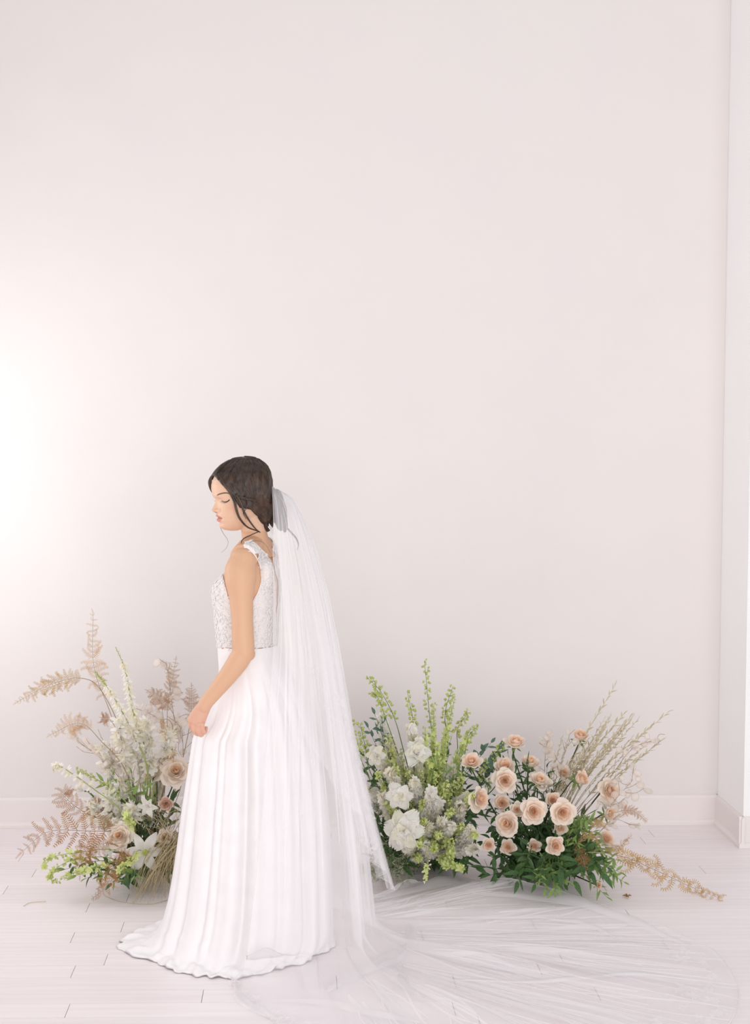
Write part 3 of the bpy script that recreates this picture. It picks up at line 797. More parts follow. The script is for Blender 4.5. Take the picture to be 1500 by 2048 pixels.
# second, shorter layer with its hem just above the floor
VT2 = [(978, 546, 551, .034, .030), (986, 547, 570, .050, .045), (1000, 549, 590, .062, .052), (1040, 553, 609, .084, .074), (1080, 556, 624, .105, .09), (1120, 560, 637, .13, .105), (1200, 570, 657, .16, .125), (1290, 582, 674, .18, .145), (1400, 596, 692, .20, .165),
       (1450, 602, 700, .20, .18), (1550, 610, 722, .21, .20), (1650, 620, 747, .225, .23), (1750, 628, 774, .235, .26), (1790, 630, 785, .24, .27)]
rows2 = []
for i in range(111):
    t = i / 110; rows2.append([veil_point(VT2, u, 978 + (interp([(0, 1440), (.25, 1600), (.45, 1770), (.55, 1788), (.75, 1740), (1, 1640)], u) - 978) * t, 1.9, .9, .55) for u in [k / 179 for k in range(180)]])
v2 = MB(); v2.grid(rows2)
t2 = v2.build('upper_tulle', M_TULLE2, veil); t2['label'] = 'shorter tulle layer over the train'
em = MB(); em.tube([r[96] for r in rows2[60:]], .0011, 5); em.tube(rows2[-1][96:150], .0010, 5)
em.build('rolled_edge', M_VEDGE, t2)
# lace flowers sewn near the hems
vl = MB()
def motif(m, c, n, size, up=None):
    n = n.normalized(); t0 = (up or n.orthogonal()); t0 = (t0 - n * t0.dot(n)).normalized(); a0 = vr.uniform(0, 6.28)
    for a in range(6):
        t = Quaternion(n, a0 + a * 1.047 + vr.uniform(-.2, .2)) @ t0; s = n.cross(t); rs = []; L = size * vr.uniform(.7, 1.2)
        for i in range(6):
            u = i / 5; wd = L * .22 * math.sin(math.pi * min(1, u * .92 + .05)); cc = c + t * L * u + n * (.12 * L * math.sin(math.pi * u))
            rs.append([cc - s * wd, cc + n * .001, cc + s * wd])
        m.grid(rs)
for k in range(30):
    u = vr.uniform(.40, .60); i = NTR * vr.uniform(.88, .99) + 120; j = int(u * (NU - 1))
    q = rows[min(int(i), len(rows) - 1)][j]; motif(vl, q + Vector((0, 0, .004)), Vector((vr.uniform(-.3, .3), vr.uniform(-.4, .1), 1)), vr.uniform(.02, .036))
for k in range(22):
    u = vr.uniform(.0, .14); i = 120 + NTR * vr.uniform(.86, .99); q = rows[min(int(i), len(rows) - 1)][int(u * (NU - 1))]
    motif(vl, q + Vector((0, 0, .004)), Vector((0, -.2, 1)), vr.uniform(.018, .03))
tag(vl.build('lace_applique', mat('veil_lace', rgb(252, 249, 249), rgb(246, 243, 244), rough=0.85, scale=60, trans=0.3, alpha=0.26), tulle), 'white lace flowers at the end of the train', kind='stuff')
vl2 = MB()
for k in range(34):
    i = int(110 * vr.uniform(.60, .73)); j = int(vr.uniform(.12, .62) * 179); q = rows2[i][j]; q2 = rows2[i][min(j + 1, 179)]; q3 = rows2[i + 1][j]
    n = (q2 - q).cross(q3 - q)
    if n.length == 0: continue
    n.normalize()
    if n.y > 0: n = -n
    motif(vl2, q + n * .003, n, vr.uniform(.016, .03))
tag(vl2.build('lace_applique', MATS['veil_lace'], t2), 'pale lace flowers on the shorter layer', kind='stuff')
comb = MB()
cp = bez([hp_(545, 975, .045), hp_(547, 978, .0), hp_(545, 982, -.045)], 12)
comb.tube(cp, .004, 8); comb.build('comb', M_VEDGE, veil)

# ------------------------------------------------------------------ flowers: shared meshes
fr = random.Random(77)
UP = Vector((0, 0, 1)); CAMD = Vector((0, -1, 0))
TIPX = {}
def rv(s=1.0): return Vector((fr.uniform(-s, s), fr.uniform(-s, s), fr.uniform(-s, s)))
M_STEM = mat('green_stem', rgb(118, 140, 78), rgb(88, 112, 56), rough=0.55, scale=30, objrand=.08)
M_STEMD = mat('dark_stem', rgb(70, 84, 50), rgb(56, 66, 40), rough=0.55, scale=30)
M_PALE = mat('pale_stem', rgb(168, 178, 112), rgb(146, 160, 92), rough=0.55, scale=30)
M_TWIG = mat('tan_twig', rgb(176, 152, 128), rgb(150, 128, 106), rough=0.7, scale=40)
M_LEAF = mat('dark_leaf', rgb(84, 116, 64), rgb(56, 88, 48), rough=0.38, scale=12, trans=.22, objrand=.16, spec=.45)
M_LEAF2 = mat('fresh_leaf', rgb(154, 180, 104), rgb(122, 152, 82), rough=0.45, scale=12, trans=.28, objrand=.12, spec=.4)
M_LEAFG = mat('grey_leaf', rgb(178, 180, 152), rgb(148, 152, 126), rough=0.6, scale=30, trans=.15, objrand=.1)
M_LEAFE = mat('bluegreen_leaf', rgb(112, 138, 118), rgb(82, 112, 96), rough=0.5, scale=12, trans=.2, objrand=.12)
M_BUD = mat('chartreuse_bud', rgb(216, 222, 150), rgb(190, 202, 116), rough=0.5, scale=40, trans=.25, objrand=.08)
M_BUD2 = mat('lime_floret', rgb(234, 240, 182), rgb(208, 220, 134), rough=0.5, scale=40, trans=.3, objrand=.08)
M_WHITE = mat('white_petal', rgb(254, 251, 247), rgb(250, 247, 240), rough=0.6, scale=18, trans=.45, objrand=.02)
M_CREAM = mat('cream_petal', rgb(252, 247, 234), rgb(245, 241, 220), rough=0.6, scale=18, trans=.45, objrand=.03)
M_R_OUT = mat('rose_outer', rgb(254, 243, 231), rgb(252, 236, 222), rough=0.55, scale=9, trans=.4, objrand=.03)
M_R_MID = mat('rose_middle', rgb(253, 235, 218), rgb(250, 225, 206), rough=0.55, scale=9, trans=.4, objrand=.03)
M_R_IN = mat('rose_heart', rgb(250, 221, 196), rgb(245, 207, 178), rough=0.55, scale=9, trans=.4, objrand=.03)
M_C_OUT = mat('pale_rose_outer', rgb(253, 242, 230), rgb(250, 236, 222), rough=0.55, scale=9, trans=.4, objrand=.02)
M_C_IN = mat('pale_rose_heart', rgb(250, 222, 194), rgb(244, 208, 174), rough=0.55, scale=9, trans=.4, objrand=.02)
M_D_OUT = mat('mauve_rose', rgb(232, 204, 186), rgb(222, 190, 172), rough=0.55, scale=9, trans=.2)
M_FERN = mat('bronze_fern', rgb(192, 146, 100), rgb(162, 116, 74), rough=0.65, scale=20, trans=.25, objrand=.14)
M_FERNG = mat('golden_fern', rgb(208, 174, 118), rgb(182, 144, 90), rough=0.65, scale=20, trans=.25, objrand=.12)
M_FERNP = mat('pale_fern', rgb(222, 192, 160), rgb(198, 160, 122), rough=0.65, scale=20, trans=.3, objrand=.1)
M_DISC = mat('papery_disc', rgb(252, 243, 236), rgb(246, 234, 224), rough=0.4, scale=14, trans=.4, alpha=.5, objrand=.04)
M_OAT = mat('dried_grass', rgb(220, 208, 180), rgb(192, 180, 148), rough=0.65, scale=20, trans=.2, objrand=.1)
M_HAY = mat('hay_blade', rgb(222, 206, 168), rgb(190, 172, 130), rough=0.6, scale=12, trans=.2)
M_THROAT = mat('green_throat', rgb(212, 222, 120), rgb(190, 204, 90), rough=0.5, scale=30, trans=.2)

def leaf_mesh(name, m, W=.2, bend=.25, fold=.06, n=6, tip=1.0):
    b = MB(); rows = []
    for i in range(n + 1):
        u = i / n; w = W * math.sin(math.pi * (u * .96 + .02) ** .85) ** tip
        y = -bend * u * u; rows.append([(-w, y + fold * w / W, u), (0, y, u), (w, y + fold * w / W, u)])
    b.grid(rows); return b.mesh(name, m)
LEAF = [leaf_mesh('leaf', M_LEAF, .15, .22), leaf_mesh('leaf', M_LEAF, .17, .45), leaf_mesh('leaf', M_LEAF, .13, -.15)]
LEAFN = [leaf_mesh('leaf', M_LEAF2, .13, .3), leaf_mesh('leaf', M_LEAF2, .16, .1), leaf_mesh('leaf', M_LEAF2, .11, -.15)]
LEAFE = [leaf_mesh('leaf', M_LEAFE, .24, .2), leaf_mesh('leaf', M_LEAFE, .21, -.15)]
LEAFS = [leaf_mesh('leaf', M_OAT, .12, .15), leaf_mesh('leaf', M_OAT, .10, -.2), leaf_mesh('leaf', M_OAT, .15, .35)]

# rose petals: one cupped mesh per whorl
def petal_mesh(m, r1, h0, h1, spread, curl, lip, ruff, seed):
    b = MB(); q = random.Random(seed); rows = []; ns, nt = 8, 7; p1, p2 = q.uniform(0, 6), q.uniform(0, 6)
    for i in range(nt + 1):
        t = i / nt; row = []
        for j in range(ns + 1):
            s = -1 + 2 * j / ns
            te = t * (1 - .34 * abs(s) ** 2.2)
            r = .05 + (r1 - .05) * math.sin(min(1, te * 1.25) * math.pi / 2) ** .8
            z = h0 + (h1 - h0) * te
            c = max(0, te - .62) / .38
            r += curl * c * c; z -= lip * c * c
            r += ruff * math.sin(s * 5 + p1) * c; z += ruff * math.sin(s * 7 + p2) * c
            a = s * spread * (.35 + .65 * math.sin(min(1, te * 1.5 + .15) * math.pi / 2))
            r *= 1 - .06 * abs(s)
            row.append((r * math.cos(a), r * math.sin(a), z))
        rows.append(row)
    b.grid(rows); return b.mesh('petal', m)
#           r1    h0    h1   spread curl lip ruff count
WHORLS = [(.12, .12, .78, 1.7, .00, .00, .012, 2), (.22, .10, .80, 1.25, .03, .00, .02, 3), (.34, .08, .78, 1.05, .07, .03, .025, 4), (.48, .05, .72, .92, .13, .07, .03, 5),
          (.64, .02, .60, .82, .20, .13, .04, 5), (.82, .0, .42, .76, .26, .18, .05, 5)]
def rose_set(mo, mm, mi, ks, k0):
    out = []
    for i, (r1, h0, h1, sp, cu, lip, ru, n) in enumerate(WHORLS):
        m = mi if i < 2 else (mm if i < 4 else mo)
        out.append([petal_mesh(m, r1 * ks, h0, h1, sp, cu * ks, lip, ru, k0 + i * 3 + v) for v in range(2)])
    return out
ROSES = {'blush': rose_set(M_R_OUT, M_R_MID, M_R_IN, 1.0, 100), 'pale': rose_set(M_C_OUT, M_C_OUT, M_C_IN, 1.0, 200), 'mauve': rose_set(M_D_OUT, M_D_OUT, M_R_IN, .95, 300)}
ROSEB = {'blush': rose_set(M_R_OUT, M_R_MID, M_R_IN, .72, 150), 'pale': rose_set(M_C_OUT, M_C_OUT, M_C_IN, .72, 250)}
_c = MB(); _c.tube([(0, 0, -.16), (0, 0, -.06), (0, 0, .03), (0, 0, .07)], [.05, .13, .16, .05], 8)
for k in range(5):
    a = k * 1.2566; d = Vector((math.cos(a), math.sin(a), 0)); s = Vector((-d.y, d.x, 0)); rr = []
    for i in range(5):
        u = i / 4; wd = .09 * math.sin(math.pi * (.15 + .83 * u)); c = d * (.14 + .42 * u) + UP * (.02 - .10 * u); rr.append([c - s * wd, c + s * wd])
    _c.grid(rr)
CALYX = _c.mesh('calyx', M_STEM)
def rose(px, py, d, diam_px, face, label, kind='blush', bud=False, base=None, petals=6, group=None, stem_m=None, bend=.0):
    c = P(px, py, d); face = Vector(face).normalized(); R0 = diam_px / 2 / (F_PX / d) * (1.75 if bud else 1.0)
    base = Vector(base) if base else Vector((c.x, c.y, .02))
    ctr = c - face * R0 * .35
    t = thing('rose', base, label, 'rose', group)
    a0 = fr.uniform(0, 6.28); S = (ROSEB if bud else ROSES)[kind]
    M0 = orient(ctr, face, UP if abs(face.z) < .9 else CAMD, R0)
    n_w = 4 if bud else petals
    for i in range(n_w):
        n = WHORLS[i][7]; a0 += .6
        for k in range(n):
            Rz = Matrix.Rotation(a0 + 2*math.pi*k/n + fr.uniform(-.12, .12), 4, 'Z'); sc_ = fr.uniform(.94, 1.07)
            tl = (.06 + .03 * i)
            link('petal', S[i][(k + i) % 2], t, M0 @ Rz @ Matrix.Rotation(fr.uniform(-tl, tl), 4, 'Y') @ Matrix.Rotation(fr.uniform(-tl, tl), 4, 'X') @ Matrix.Diagonal((sc_, sc_, fr.uniform(.90, 1.08), 1)))
    link('calyx', CALYX, t, M0)
    back = ctr - face * R0 * .12
    mid = back.lerp(base, .45) + Vector((0, .02, 0)) - face * R0 * .5 + Vector((bend, 0, 0))
    m = MB(); m.tube(bez([back, back - face * R0 * .4, mid, base], 12), [.0026] * 6 + [.0032] * 6, 6)
    m.build('stem', stem_m or M_STEMD, t)
    return t

def bud_mesh(name, m, r, L, n=6):
    b = MB(); b.tube([(0, 0, 0), (0, 0, L * .15), (0, 0, L * .5), (0, 0, L * .82), (0, 0, L)], [r * .35, r * .8, r, r * .65, r * .1], n); return b.mesh(name, m)
def cluster_mesh(name, m, k, seed, r=.25, L=.7):
    q = random.Random(seed); b = MB()
    for i in range(k):
        d = Vector((q.uniform(-.75, .75), q.uniform(-.75, .75), q.uniform(.2, 1))).normalized(); p = d * q.uniform(.05, .35); LL = L * q.uniform(.7, 1.1)
        b.tube([p, p + d * LL * .2, p + d * LL * .55, p + d * LL * .85, p + d * LL], [r * .25, r * .8, r, r * .65, r * .1], 5)
    return b.mesh(name, m)
BUDS = [cluster_mesh('bud_cluster', M_BUD, 4, 5), cluster_mesh('bud_cluster', M_BUD, 5, 6), cluster_mesh('bud_cluster', M_BUD, 3, 7)]
BUDW = [cluster_mesh('bud_cluster', M_CREAM, 2, 8, .26, .8), cluster_mesh('bud_cluster', M_CREAM, 3, 9, .24, .75)]
def floret_mesh(name, m, petals, seed, cup=.35, ruff=.08, layers=1, W=.42):
    q = random.Random(seed); b = MB()
    for L in range(layers):
        for k in range(petals):
            a = 2*math.pi*(k + .5 * L)/petals + q.uniform(-.15, .15); d = Vector((math.cos(a), math.sin(a), 0)); s = Vector((-d.y, d.x, 0)); rr = []; ln_ = (1 - .3 * L) * q.uniform(.9, 1.1)
            cu = cup + .35 * L
            for i in range(5):
                u = i / 4; w = W * math.sin(math.pi * (.12 + .72 * u)); c = d * (ln_ * u) + UP * (cu * u * u * ln_ + .1 * L)
                rr.append([c - s * w * .9 + UP * q.uniform(-ruff, ruff), c - UP * .04, c + s * w * .9 + UP * q.uniform(-ruff, ruff)])
            b.grid(rr)
    return b.mesh(name, m)
STOCK = [floret_mesh('floret', M_WHITE, 5, 11, .14, .10, 2), floret_mesh('floret', M_WHITE, 5, 12, .08, .12, 2), floret_mesh('floret', M_CREAM, 5, 13, .18, .10, 2)]
LIME = [floret_mesh('floret', M_BUD2, 5, 21, .5, .06, 1), floret_mesh('floret', M_BUD2, 4, 22, .6, .08, 1), floret_mesh('floret', M_BUD, 5, 23, .7, .06, 1)]
BELL = [floret_mesh('floret', M_WHITE, 5, 31, 1.5, .05, 1, .44), floret_mesh('floret', M_CREAM, 5, 32, 1.8, .05, 1, .44)]

def stem_curve(base, tip, sag, n=24):
    base, tip = Vector(base), Vector(tip); mid = base.lerp(tip, .55) + Vector(sag)
    return bez([base, mid, tip], n)
def at_curve(c, t):
    f = t * (len(c) - 1); k = min(int(f), len(c) - 2); return c[k].lerp(c[k+1], f - k), (c[k+1] - c[k]).normalized()
def spire(name, cat, label, pts, meshes, n, t0, s0, s1, stem_m, r=.003, out=.6, droop=0.0, group=None, part='floret', gap=1.0, tipmesh=None, leafs=None):
    """upright flowering stem; florets in a spiral from t0 to the tip, s0 to s1 in size"""
    pts = [Vector(p) for p in pts]; c = bez(pts, 28)
    t = thing(name, pts[0], label, cat, group); TIPX[t.name] = to_img(pts[-1])[0]
    m = MB(); m.tube(c, [r * (1.1 - .8 * i / 27) for i in range(28)], 6); m.build('stem', stem_m, t)
    a = fr.uniform(0, 6)
    for k in range(n):
        u = t0 + (1 - t0) * (k + .5) / n; p, d = at_curve(c, u); a += 2.4
        s = s0 + (s1 - s0) * (k / max(1, n - 1)); s *= fr.uniform(.82, 1.18)
        x = d.orthogonal().normalized(); o = Quaternion(d, a) @ x
        z = (o * out + d * (1 - out) + Vector((0, 0, -droop)) + rv(.12)).normalized()
        me = meshes[fr.randrange(len(meshes))]
        if tipmesh and u > .82: me = tipmesh[fr.randrange(len(tipmesh))]
        link(part, me, t, orient(p + o * s * .25 * gap, z, rv(1), s) @ Matrix.Rotation(fr.uniform(0, 6), 4, 'Z'))
    if leafs:
        for k in range(leafs[1]):
            u = fr.uniform(.12, t0 + .1); p, d = at_curve(c, u); o = Quaternion(d, fr.uniform(0, 6)) @ d.orthogonal().normalized()
            link('leaf', leafs[0][fr.randrange(len(leafs[0]))], t, orient(p, o * .8 + d * .6, UP, leafs[2] * fr.uniform(.7, 1.2)))
    return t

def sprig(label, pts, leaves, n, size, stem_m, group, name='leafy_sprig', cat='foliage', t0=.12, splay=.75, twist=2.4, r=.0018, flat=None):
    pts = [Vector(p) for p in pts]; c = bez(pts, 20); t = thing(name, pts[0], label, cat, group); TIPX[t.name] = to_img(pts[-1])[0]
    m = MB(); m.tube(c, [r * (1.1 - .75 * i / 19) for i in range(20)], 5); m.build('stem', stem_m, t)
    a = fr.uniform(0, 6)
    for k in range(n):
        u = t0 + (1 - t0) * (k + .6) / n; p, d = at_curve(c, min(u, .999)); a += twist
        if flat is not None: o = d.cross(Vector(flat)).normalized() * (1 if k % 2 else -1) + rv(.25)
        else: o = Quaternion(d, a) @ d.orthogonal().normalized()
        z = (o * splay + d * (1.1 - splay) + rv(.15)).normalized()
        if k == n - 1: z = d
        nrm = (UP * 1.0 + CAMD * .6 + rv(.5))
        link('leaf', leaves[fr.randrange(len(leaves))], t, orient(p, z, nrm, size * fr.uniform(.7, 1.2)))
    return t

# fern: pinnae of several curls, made of fine pointed leaflets
def pinna_mesh(m, curl, n=10, seed=0, width=.25):
    q = random.Random(seed); b = MB(); rib = []; p = Vector((0, 0, 0)); ang = 0; pts = []
    for i in range(n + 1):
        pts.append((p.copy(), ang)); ang += curl / n * (0.4 + 1.2 * i / n); p = p + Vector((math.sin(ang), 0, math.cos(ang))) / n
    b.tube([q_[0] for q_ in pts], [.016 * (1 - .8 * i / n) for i in range(n + 1)], 3, caps=False)
    for i in range(1, n):
        c, a = pts[i]; L = width * (1 - .75 * (i / n)) + .03
        d = Vector((math.sin(a), 0, math.cos(a))); s = Vector((d.z, 0, -d.x))
        for sd in (-1, 1):
            o = (s * sd * .88 + d * .42).normalized(); lift = Vector((0, q.uniform(-.5, .5), 0)); e = c + o * L * q.uniform(.8, 1.1) + lift * L * .6
            w = d * .024; k = c + (e - c) * .45 + lift * L * .1
            b.add([c - w * .5, c + w * .5, k + w, e, k - w], [(0, 1, 2, 3, 4)])
    return b.mesh('pinna', m, False)
def pinna_set(m, curls, s): return [pinna_mesh(m, c, seed=s + i) for i, c in enumerate(curls)]
PIN = {'bronze': pinna_set(M_FERN, (.3, -.5, .9, -1.2), 1), 'curl': pinna_set(M_FERNG, (2.6, -2.4, 3.6, 1.2), 20), 'pale': pinna_set(M_FERNP, (.7, -.8, 1.6, -1.9), 40), 'gold': pinna_set(M_FERNG, (.5, -.6, 1.4, -1.3), 60)}
def fern(label, pts, kind, n, size, face, group=None, stem_m=None, t0=.2, shape=None):
    pts = [Vector(p) for p in pts]; c = bez(pts, 26); t = thing('fern_frond', pts[0], label, 'fern', group)
    m = MB(); m.tube(c, [.0022 * (1.05 - .75 * i / 25) for i in range(26)], 5); m.build('midrib', stem_m or M_TWIG, t)
    face = Vector(face)
    for k in range(n):
        u = t0 + (1 - t0) * k / (n - 1) * .985; p, d = at_curve(c, u); x = (u - t0) / (1 - t0)
        s = size * (math.sin(math.pi * min(1, .22 + .62 * x)) if shape is None else shape(x)) * (1 - .55 * x ** 2.2)
        sd = d.cross(face).normalized()
        for sg in (-1, 1):
            z = (sd * sg * .85 + d * .42 + rv(.16)).normalized()
            link('pinna', PIN[kind][fr.randrange(4)], t, orient(p, z, face * sg + rv(.25), s * fr.uniform(.75, 1.15)))
    link('pinna', PIN[kind][0], t, orient(c[-1], (c[-1] - c[-2]).normalized(), face, size * .35))
    return t

# honesty (silver dollar) branches with papery discs
def disc_mesh(seed):
    q = random.Random(seed); b = MB(); n = 14; ring = []; w = q.uniform(.36, .46); o2 = []
    for k in range(n):
        a = 2*math.pi*k/n; ring.append((w * math.sin(a), .025 * math.sin(2 * a + seed), .5 - .5 * math.cos(a))); 
    for k in range(n):
        a = 2*math.pi*k/n; o2.append((w * .88 * math.sin(a), .03 + .025 * math.sin(2 * a), .5 - .45 * math.cos(a)))
    b.add(ring + o2 + [(0, .04, .5), (0, -.02, .5)], [(k, (k+1) % n, n + (k+1) % n, n + k) for k in range(n)] + [(n + k, n + (k+1) % n, 2*n) for k in range(n)] + [((k+1) % n, k, 2*n+1) for k in range(n)])
    b.tube([(0, 0, 1.0), (0, 0, 1.1)], [.012, .004], 3)
    return b.mesh('seed_disc', M_DISC)
DISCS = [disc_mesh(k) for k in range(3)]
def honesty(label, pts, nb, nd, size, spread, group=None):
    pts = [Vector(p) for p in pts]; c = bez(pts, 20); t = thing('honesty_branch', pts[0], label, 'seed branch', group)
    m = MB(); m.tube(c, [.0016 * (1.1 - .7 * i / 19) for i in range(20)], 4)
    spots = []
    for k in range(nb):
        u = .35 + .62 * k / max(1, nb - 1); p, d = at_curve(c, min(u, .99)); o = (d * .7 + d.orthogonal().normalized() * 0 + Vector((fr.uniform(-1, 1), fr.uniform(-.6, .3), fr.uniform(-.2, .7)))).normalized()
        L = spread * fr.uniform(.6, 1.1); e = p + o * L; q = bez([p, p.lerp(e, .5) + rv(.012), e], 8); m.tube(q, [.0009] * 8, 4)
        for i in range(2, 8): spots.append((q[i], o))
    m.build('stem', M_TWIG, t)
    for k in range(nd):
        p, o = spots[fr.randrange(len(spots))]
        z = (o * .3 + Vector((fr.uniform(-1, 1), fr.uniform(-.5, .5), fr.uniform(-1, .6)))).normalized()
        link('seed_disc', DISCS[fr.randrange(3)], t, orient(p, z, CAMD + rv(.8), size * fr.uniform(.7, 1.15)))
    return t

# large white star flowers
def tepal_mesh(m, W, cup, ruff, seed, blunt=False):
    q = random.Random(seed); b = MB(); rr = []
    for i in range(9):
        u = i / 8; w = W * (math.sin(math.pi * (.08 + .86 * u)) ** .6 if blunt else math.sin(math.pi * (.10 + .86 * u) ** 1.05)); c = Vector((u, 0, cup * math.sin(u * 2.6) - .22 * u * u))
        if blunt:
            rr.append([c + Vector((.05 * u * math.sin(k * 2.1 + seed), w * k / 4, .045 * ruff * abs(k / 4) * math.sin(u * 11 + k * 1.9 + seed) + .10 * abs(k / 4) ** 2 * u)) for k in range(-4, 5)])
        else:
            rr.append([c + Vector((0, -w, .07 * math.sin(u * 9 + seed) * ruff)), c + Vector((0, -w * .5, .02)), c - Vector((0, 0, .03)), c + Vector((0, w * .5, .02)), c + Vector((0, w, -.07 * math.sin(u * 8 + seed) * ruff))])
    b.grid(rr); return b.mesh('tepal', m)
TEP = [tepal_mesh(M_WHITE, .25, .28, 1, 1), tepal_mesh(M_WHITE, .28, .22, 1.3, 2), tepal_mesh(M_WHITE, .24, .34, .8, 3)]
TEPR = [tepal_mesh(M_WHITE, .38, .30, 1.8, 4, True), tepal_mesh(M_WHITE, .42, .22, 2.2, 5, True), tepal_mesh(M_CREAM, .36, .36, 2.0, 6, True)]
_t = MB(); _t.tube([(0, 0, -.05), (0, 0, .05), (0, 0, .14), (0, 0, .2)], [.06, .12, .13, .10], 10); THROAT = _t.mesh('throat', M_THROAT)
_t = MB()
for k in range(6):
    a = k * 1.047 + .3; _t.tube([(0, 0, .1), (.08 * math.cos(a), .08 * math.sin(a), .3), (.15 * math.cos(a), .15 * math.sin(a), .42)], [.012, .01, .022], 4)
STAMEN = _t.mesh('stamens', M_THROAT)
def star(px, py, d, diam, face, label, base=None, n=6, closed=0.0, name='lily', cat='lily', throat=True):
    c = P(px, py, d); face = Vector(face).normalized(); R0 = diam / 2 / (F_PX / d); base = Vector(base) if base else Vector((c.x, c.y, .02))
    t = thing(name, base, label, cat)
    M0 = orient(c - face * R0 * .15, face, UP, R0)
    for L in range(3 if n > 6 else 1):
        for k in range(6):
            Rz = Matrix.Rotation(2*math.pi*k/6 + L * .5 + fr.uniform(-.12, .12), 4, 'Z'); Ry = Matrix.Rotation(-(closed + .42 * L + (.12 if k % 2 else 0)), 4, 'Y'); s = fr.uniform(.9, 1.1) * (1 - .2 * L)
            link('tepal', (TEPR if n > 6 else TEP)[fr.randrange(3)], t, M0 @ Rz @ Ry @ Matrix.Scale(s, 4))
    if throat: link('throat', THROAT, t, M0); link('stamens', STAMEN, t, M0)
    b = c - face * R0 * .25; m = MB(); m.tube(bez([b, b - face * R0 * .6, b.lerp(base, .5) + Vector((0, .03, 0)), base], 12), .0035, 6); m.build('stem', M_STEM, t)
    return t

# ------------------------------------------------------------------ the arrangement behind the gown, on the left
BL = G(290, 1742)
def bl(j=.06): return BL + Vector((fr.uniform(-j, j), fr.uniform(-j, j), .01))
gL = 'flowers of the left arrangement'
rose(240, 1672, 5.16, 60, (-.15, -1, .45), 'pale blush rose with a dark peach heart, nearest the lily on the left', 'pale', base=bl())
rose(331, 1675, 5.16, 48, (.1, -1, .35), 'small cream rose pressed against the gown, right of the white lily', 'pale', base=bl(), petals=5)
rose(352, 1543, 5.30, 66, (.1, -.8, .7), 'large creamy peach rose high in the left arrangement beside the skirt', 'pale', base=bl())
rose(304, 1546, 5.36, 50, (-.4, -.5, .8), 'pale rose tucked behind the tall green stalks on the left', 'pale', base=bl())
rose(332, 1608, 5.20, 40, (.15, -1, .2), 'small dusky mauve rose among the dried grass blades', 'mauve', base=bl(), petals=5)
star(290, 1705, 5.12, 86, (.0, -1, .25), 'white star-shaped lily with a lime throat low in the left arrangement', base=bl())
star(300, 1609, 5.20, 62, (-.2, -.8, -.1), 'white half-open lily left of the mauve rose', base=bl(), closed=.75, throat=False)
star(163, 1580, 5.34, 52, (-.9, -.3, .5), 'white and green lily bud flower above the left bronze ferns', base=bl(), closed=.7, throat=False)
star(222, 1700, 5.20, 40, (-.3, -.8, .5), 'small white lily hidden under the pale blush rose', base=bl(), closed=.4)
# tall pale stalks hung with white bells
def wob2(b, tip, k=.03): return b.lerp(tip, .5) + Vector((fr.uniform(-k, k), fr.uniform(-k, k), fr.uniform(0, k)))
def px_path(lst): return [P(*q) if len(q) == 3 else q for q in lst]
spire('white_bell_stalk', 'flower', 'tallest green stalk hung with small white bells, tip nodding left', [bl(), P(300, 1545, 5.34), P(268, 1430, 5.34), P(250, 1340, 5.33), P(231, 1294, 5.33)], BELL, 60, .40, .016, .007, M_PALE, .0042, .75, .9, tipmesh=BUDW)
spire('white_bell_stalk', 'flower', 'leaning green stalk with white bells just left of the tallest one', [bl(), P(296, 1555, 5.30), P(262, 1460, 5.28), P(222, 1385, 5.26), P(190, 1342, 5.25)], BELL, 60, .38, .017, .007, M_PALE, .0042, .75, .8, tipmesh=BUDS)
spire('white_bell_stalk', 'flower', 'low green stalk reaching far left with a drooping thread tip', [bl(), P(248, 1630, 5.22), P(190, 1580, 5.2), P(130, 1538, 5.18), P(110, 1530, 5.17), P(106, 1545, 5.17)], BELL, 34, .42, .013, .007, M_PALE, .0032, .75, .5, tipmesh=BUDW)
spire('white_bell_stalk', 'flower', 'low green stalk with lime buds above the reaching one', [bl(), P(268, 1632, 5.26), P(225, 1580, 5.26), P(180, 1552, 5.26), P(152, 1540, 5.26)], BUDS, 26, .42, .017, .012, M_PALE, .0032, .75, .1, part='bud_cluster')
for k, (x, y, d, lab) in enumerate(((218, 1545, 5.40, 'white stock spike leaning left behind the green stalks'), (188, 1596, 5.36, 'white stock spike low on the far left over the ferns'), (262, 1450, 5.44, 'white stock spike standing behind the two tall bell stalks'),
                                    (272, 1590, 5.34, 'white stock spike in the middle of the left arrangement'), (330, 1490, 5.45, 'white stock spike near the hand, behind the peach rose'), (232, 1610, 5.25, 'white stock spike above the pale blush rose'))):
    tip = P(x, y, d); b = bl(); spire('white_stock', 'flower', lab, [b, b.lerp(tip, .5) + Vector((.02, 0, .03)), tip], STOCK, 32, .55, .032, .019, M_STEM, .003, .8)
for k, (x, y, d) in enumerate(((215, 1590, 5.24), (178, 1604, 5.24), (240, 1562, 5.28), (266, 1612, 5.19), (200, 1630, 5.21), (228, 1642, 5.19), (268, 1466, 5.28), (236, 1438, 5.25), (292, 1440, 5.30), (250, 1500, 5.26), (205, 1488, 5.28), (300, 1500, 5.30), (340, 1460, 5.30))):
    tip = P(x, y, d); b = bl(); spire('white_stock', 'flower', 'small white floret head inside the left arrangement', [b, wob2(b, tip), tip], STOCK + BELL, 20, .82, .024, .017, M_PALE, .0022, .85, group='small white heads on the left')
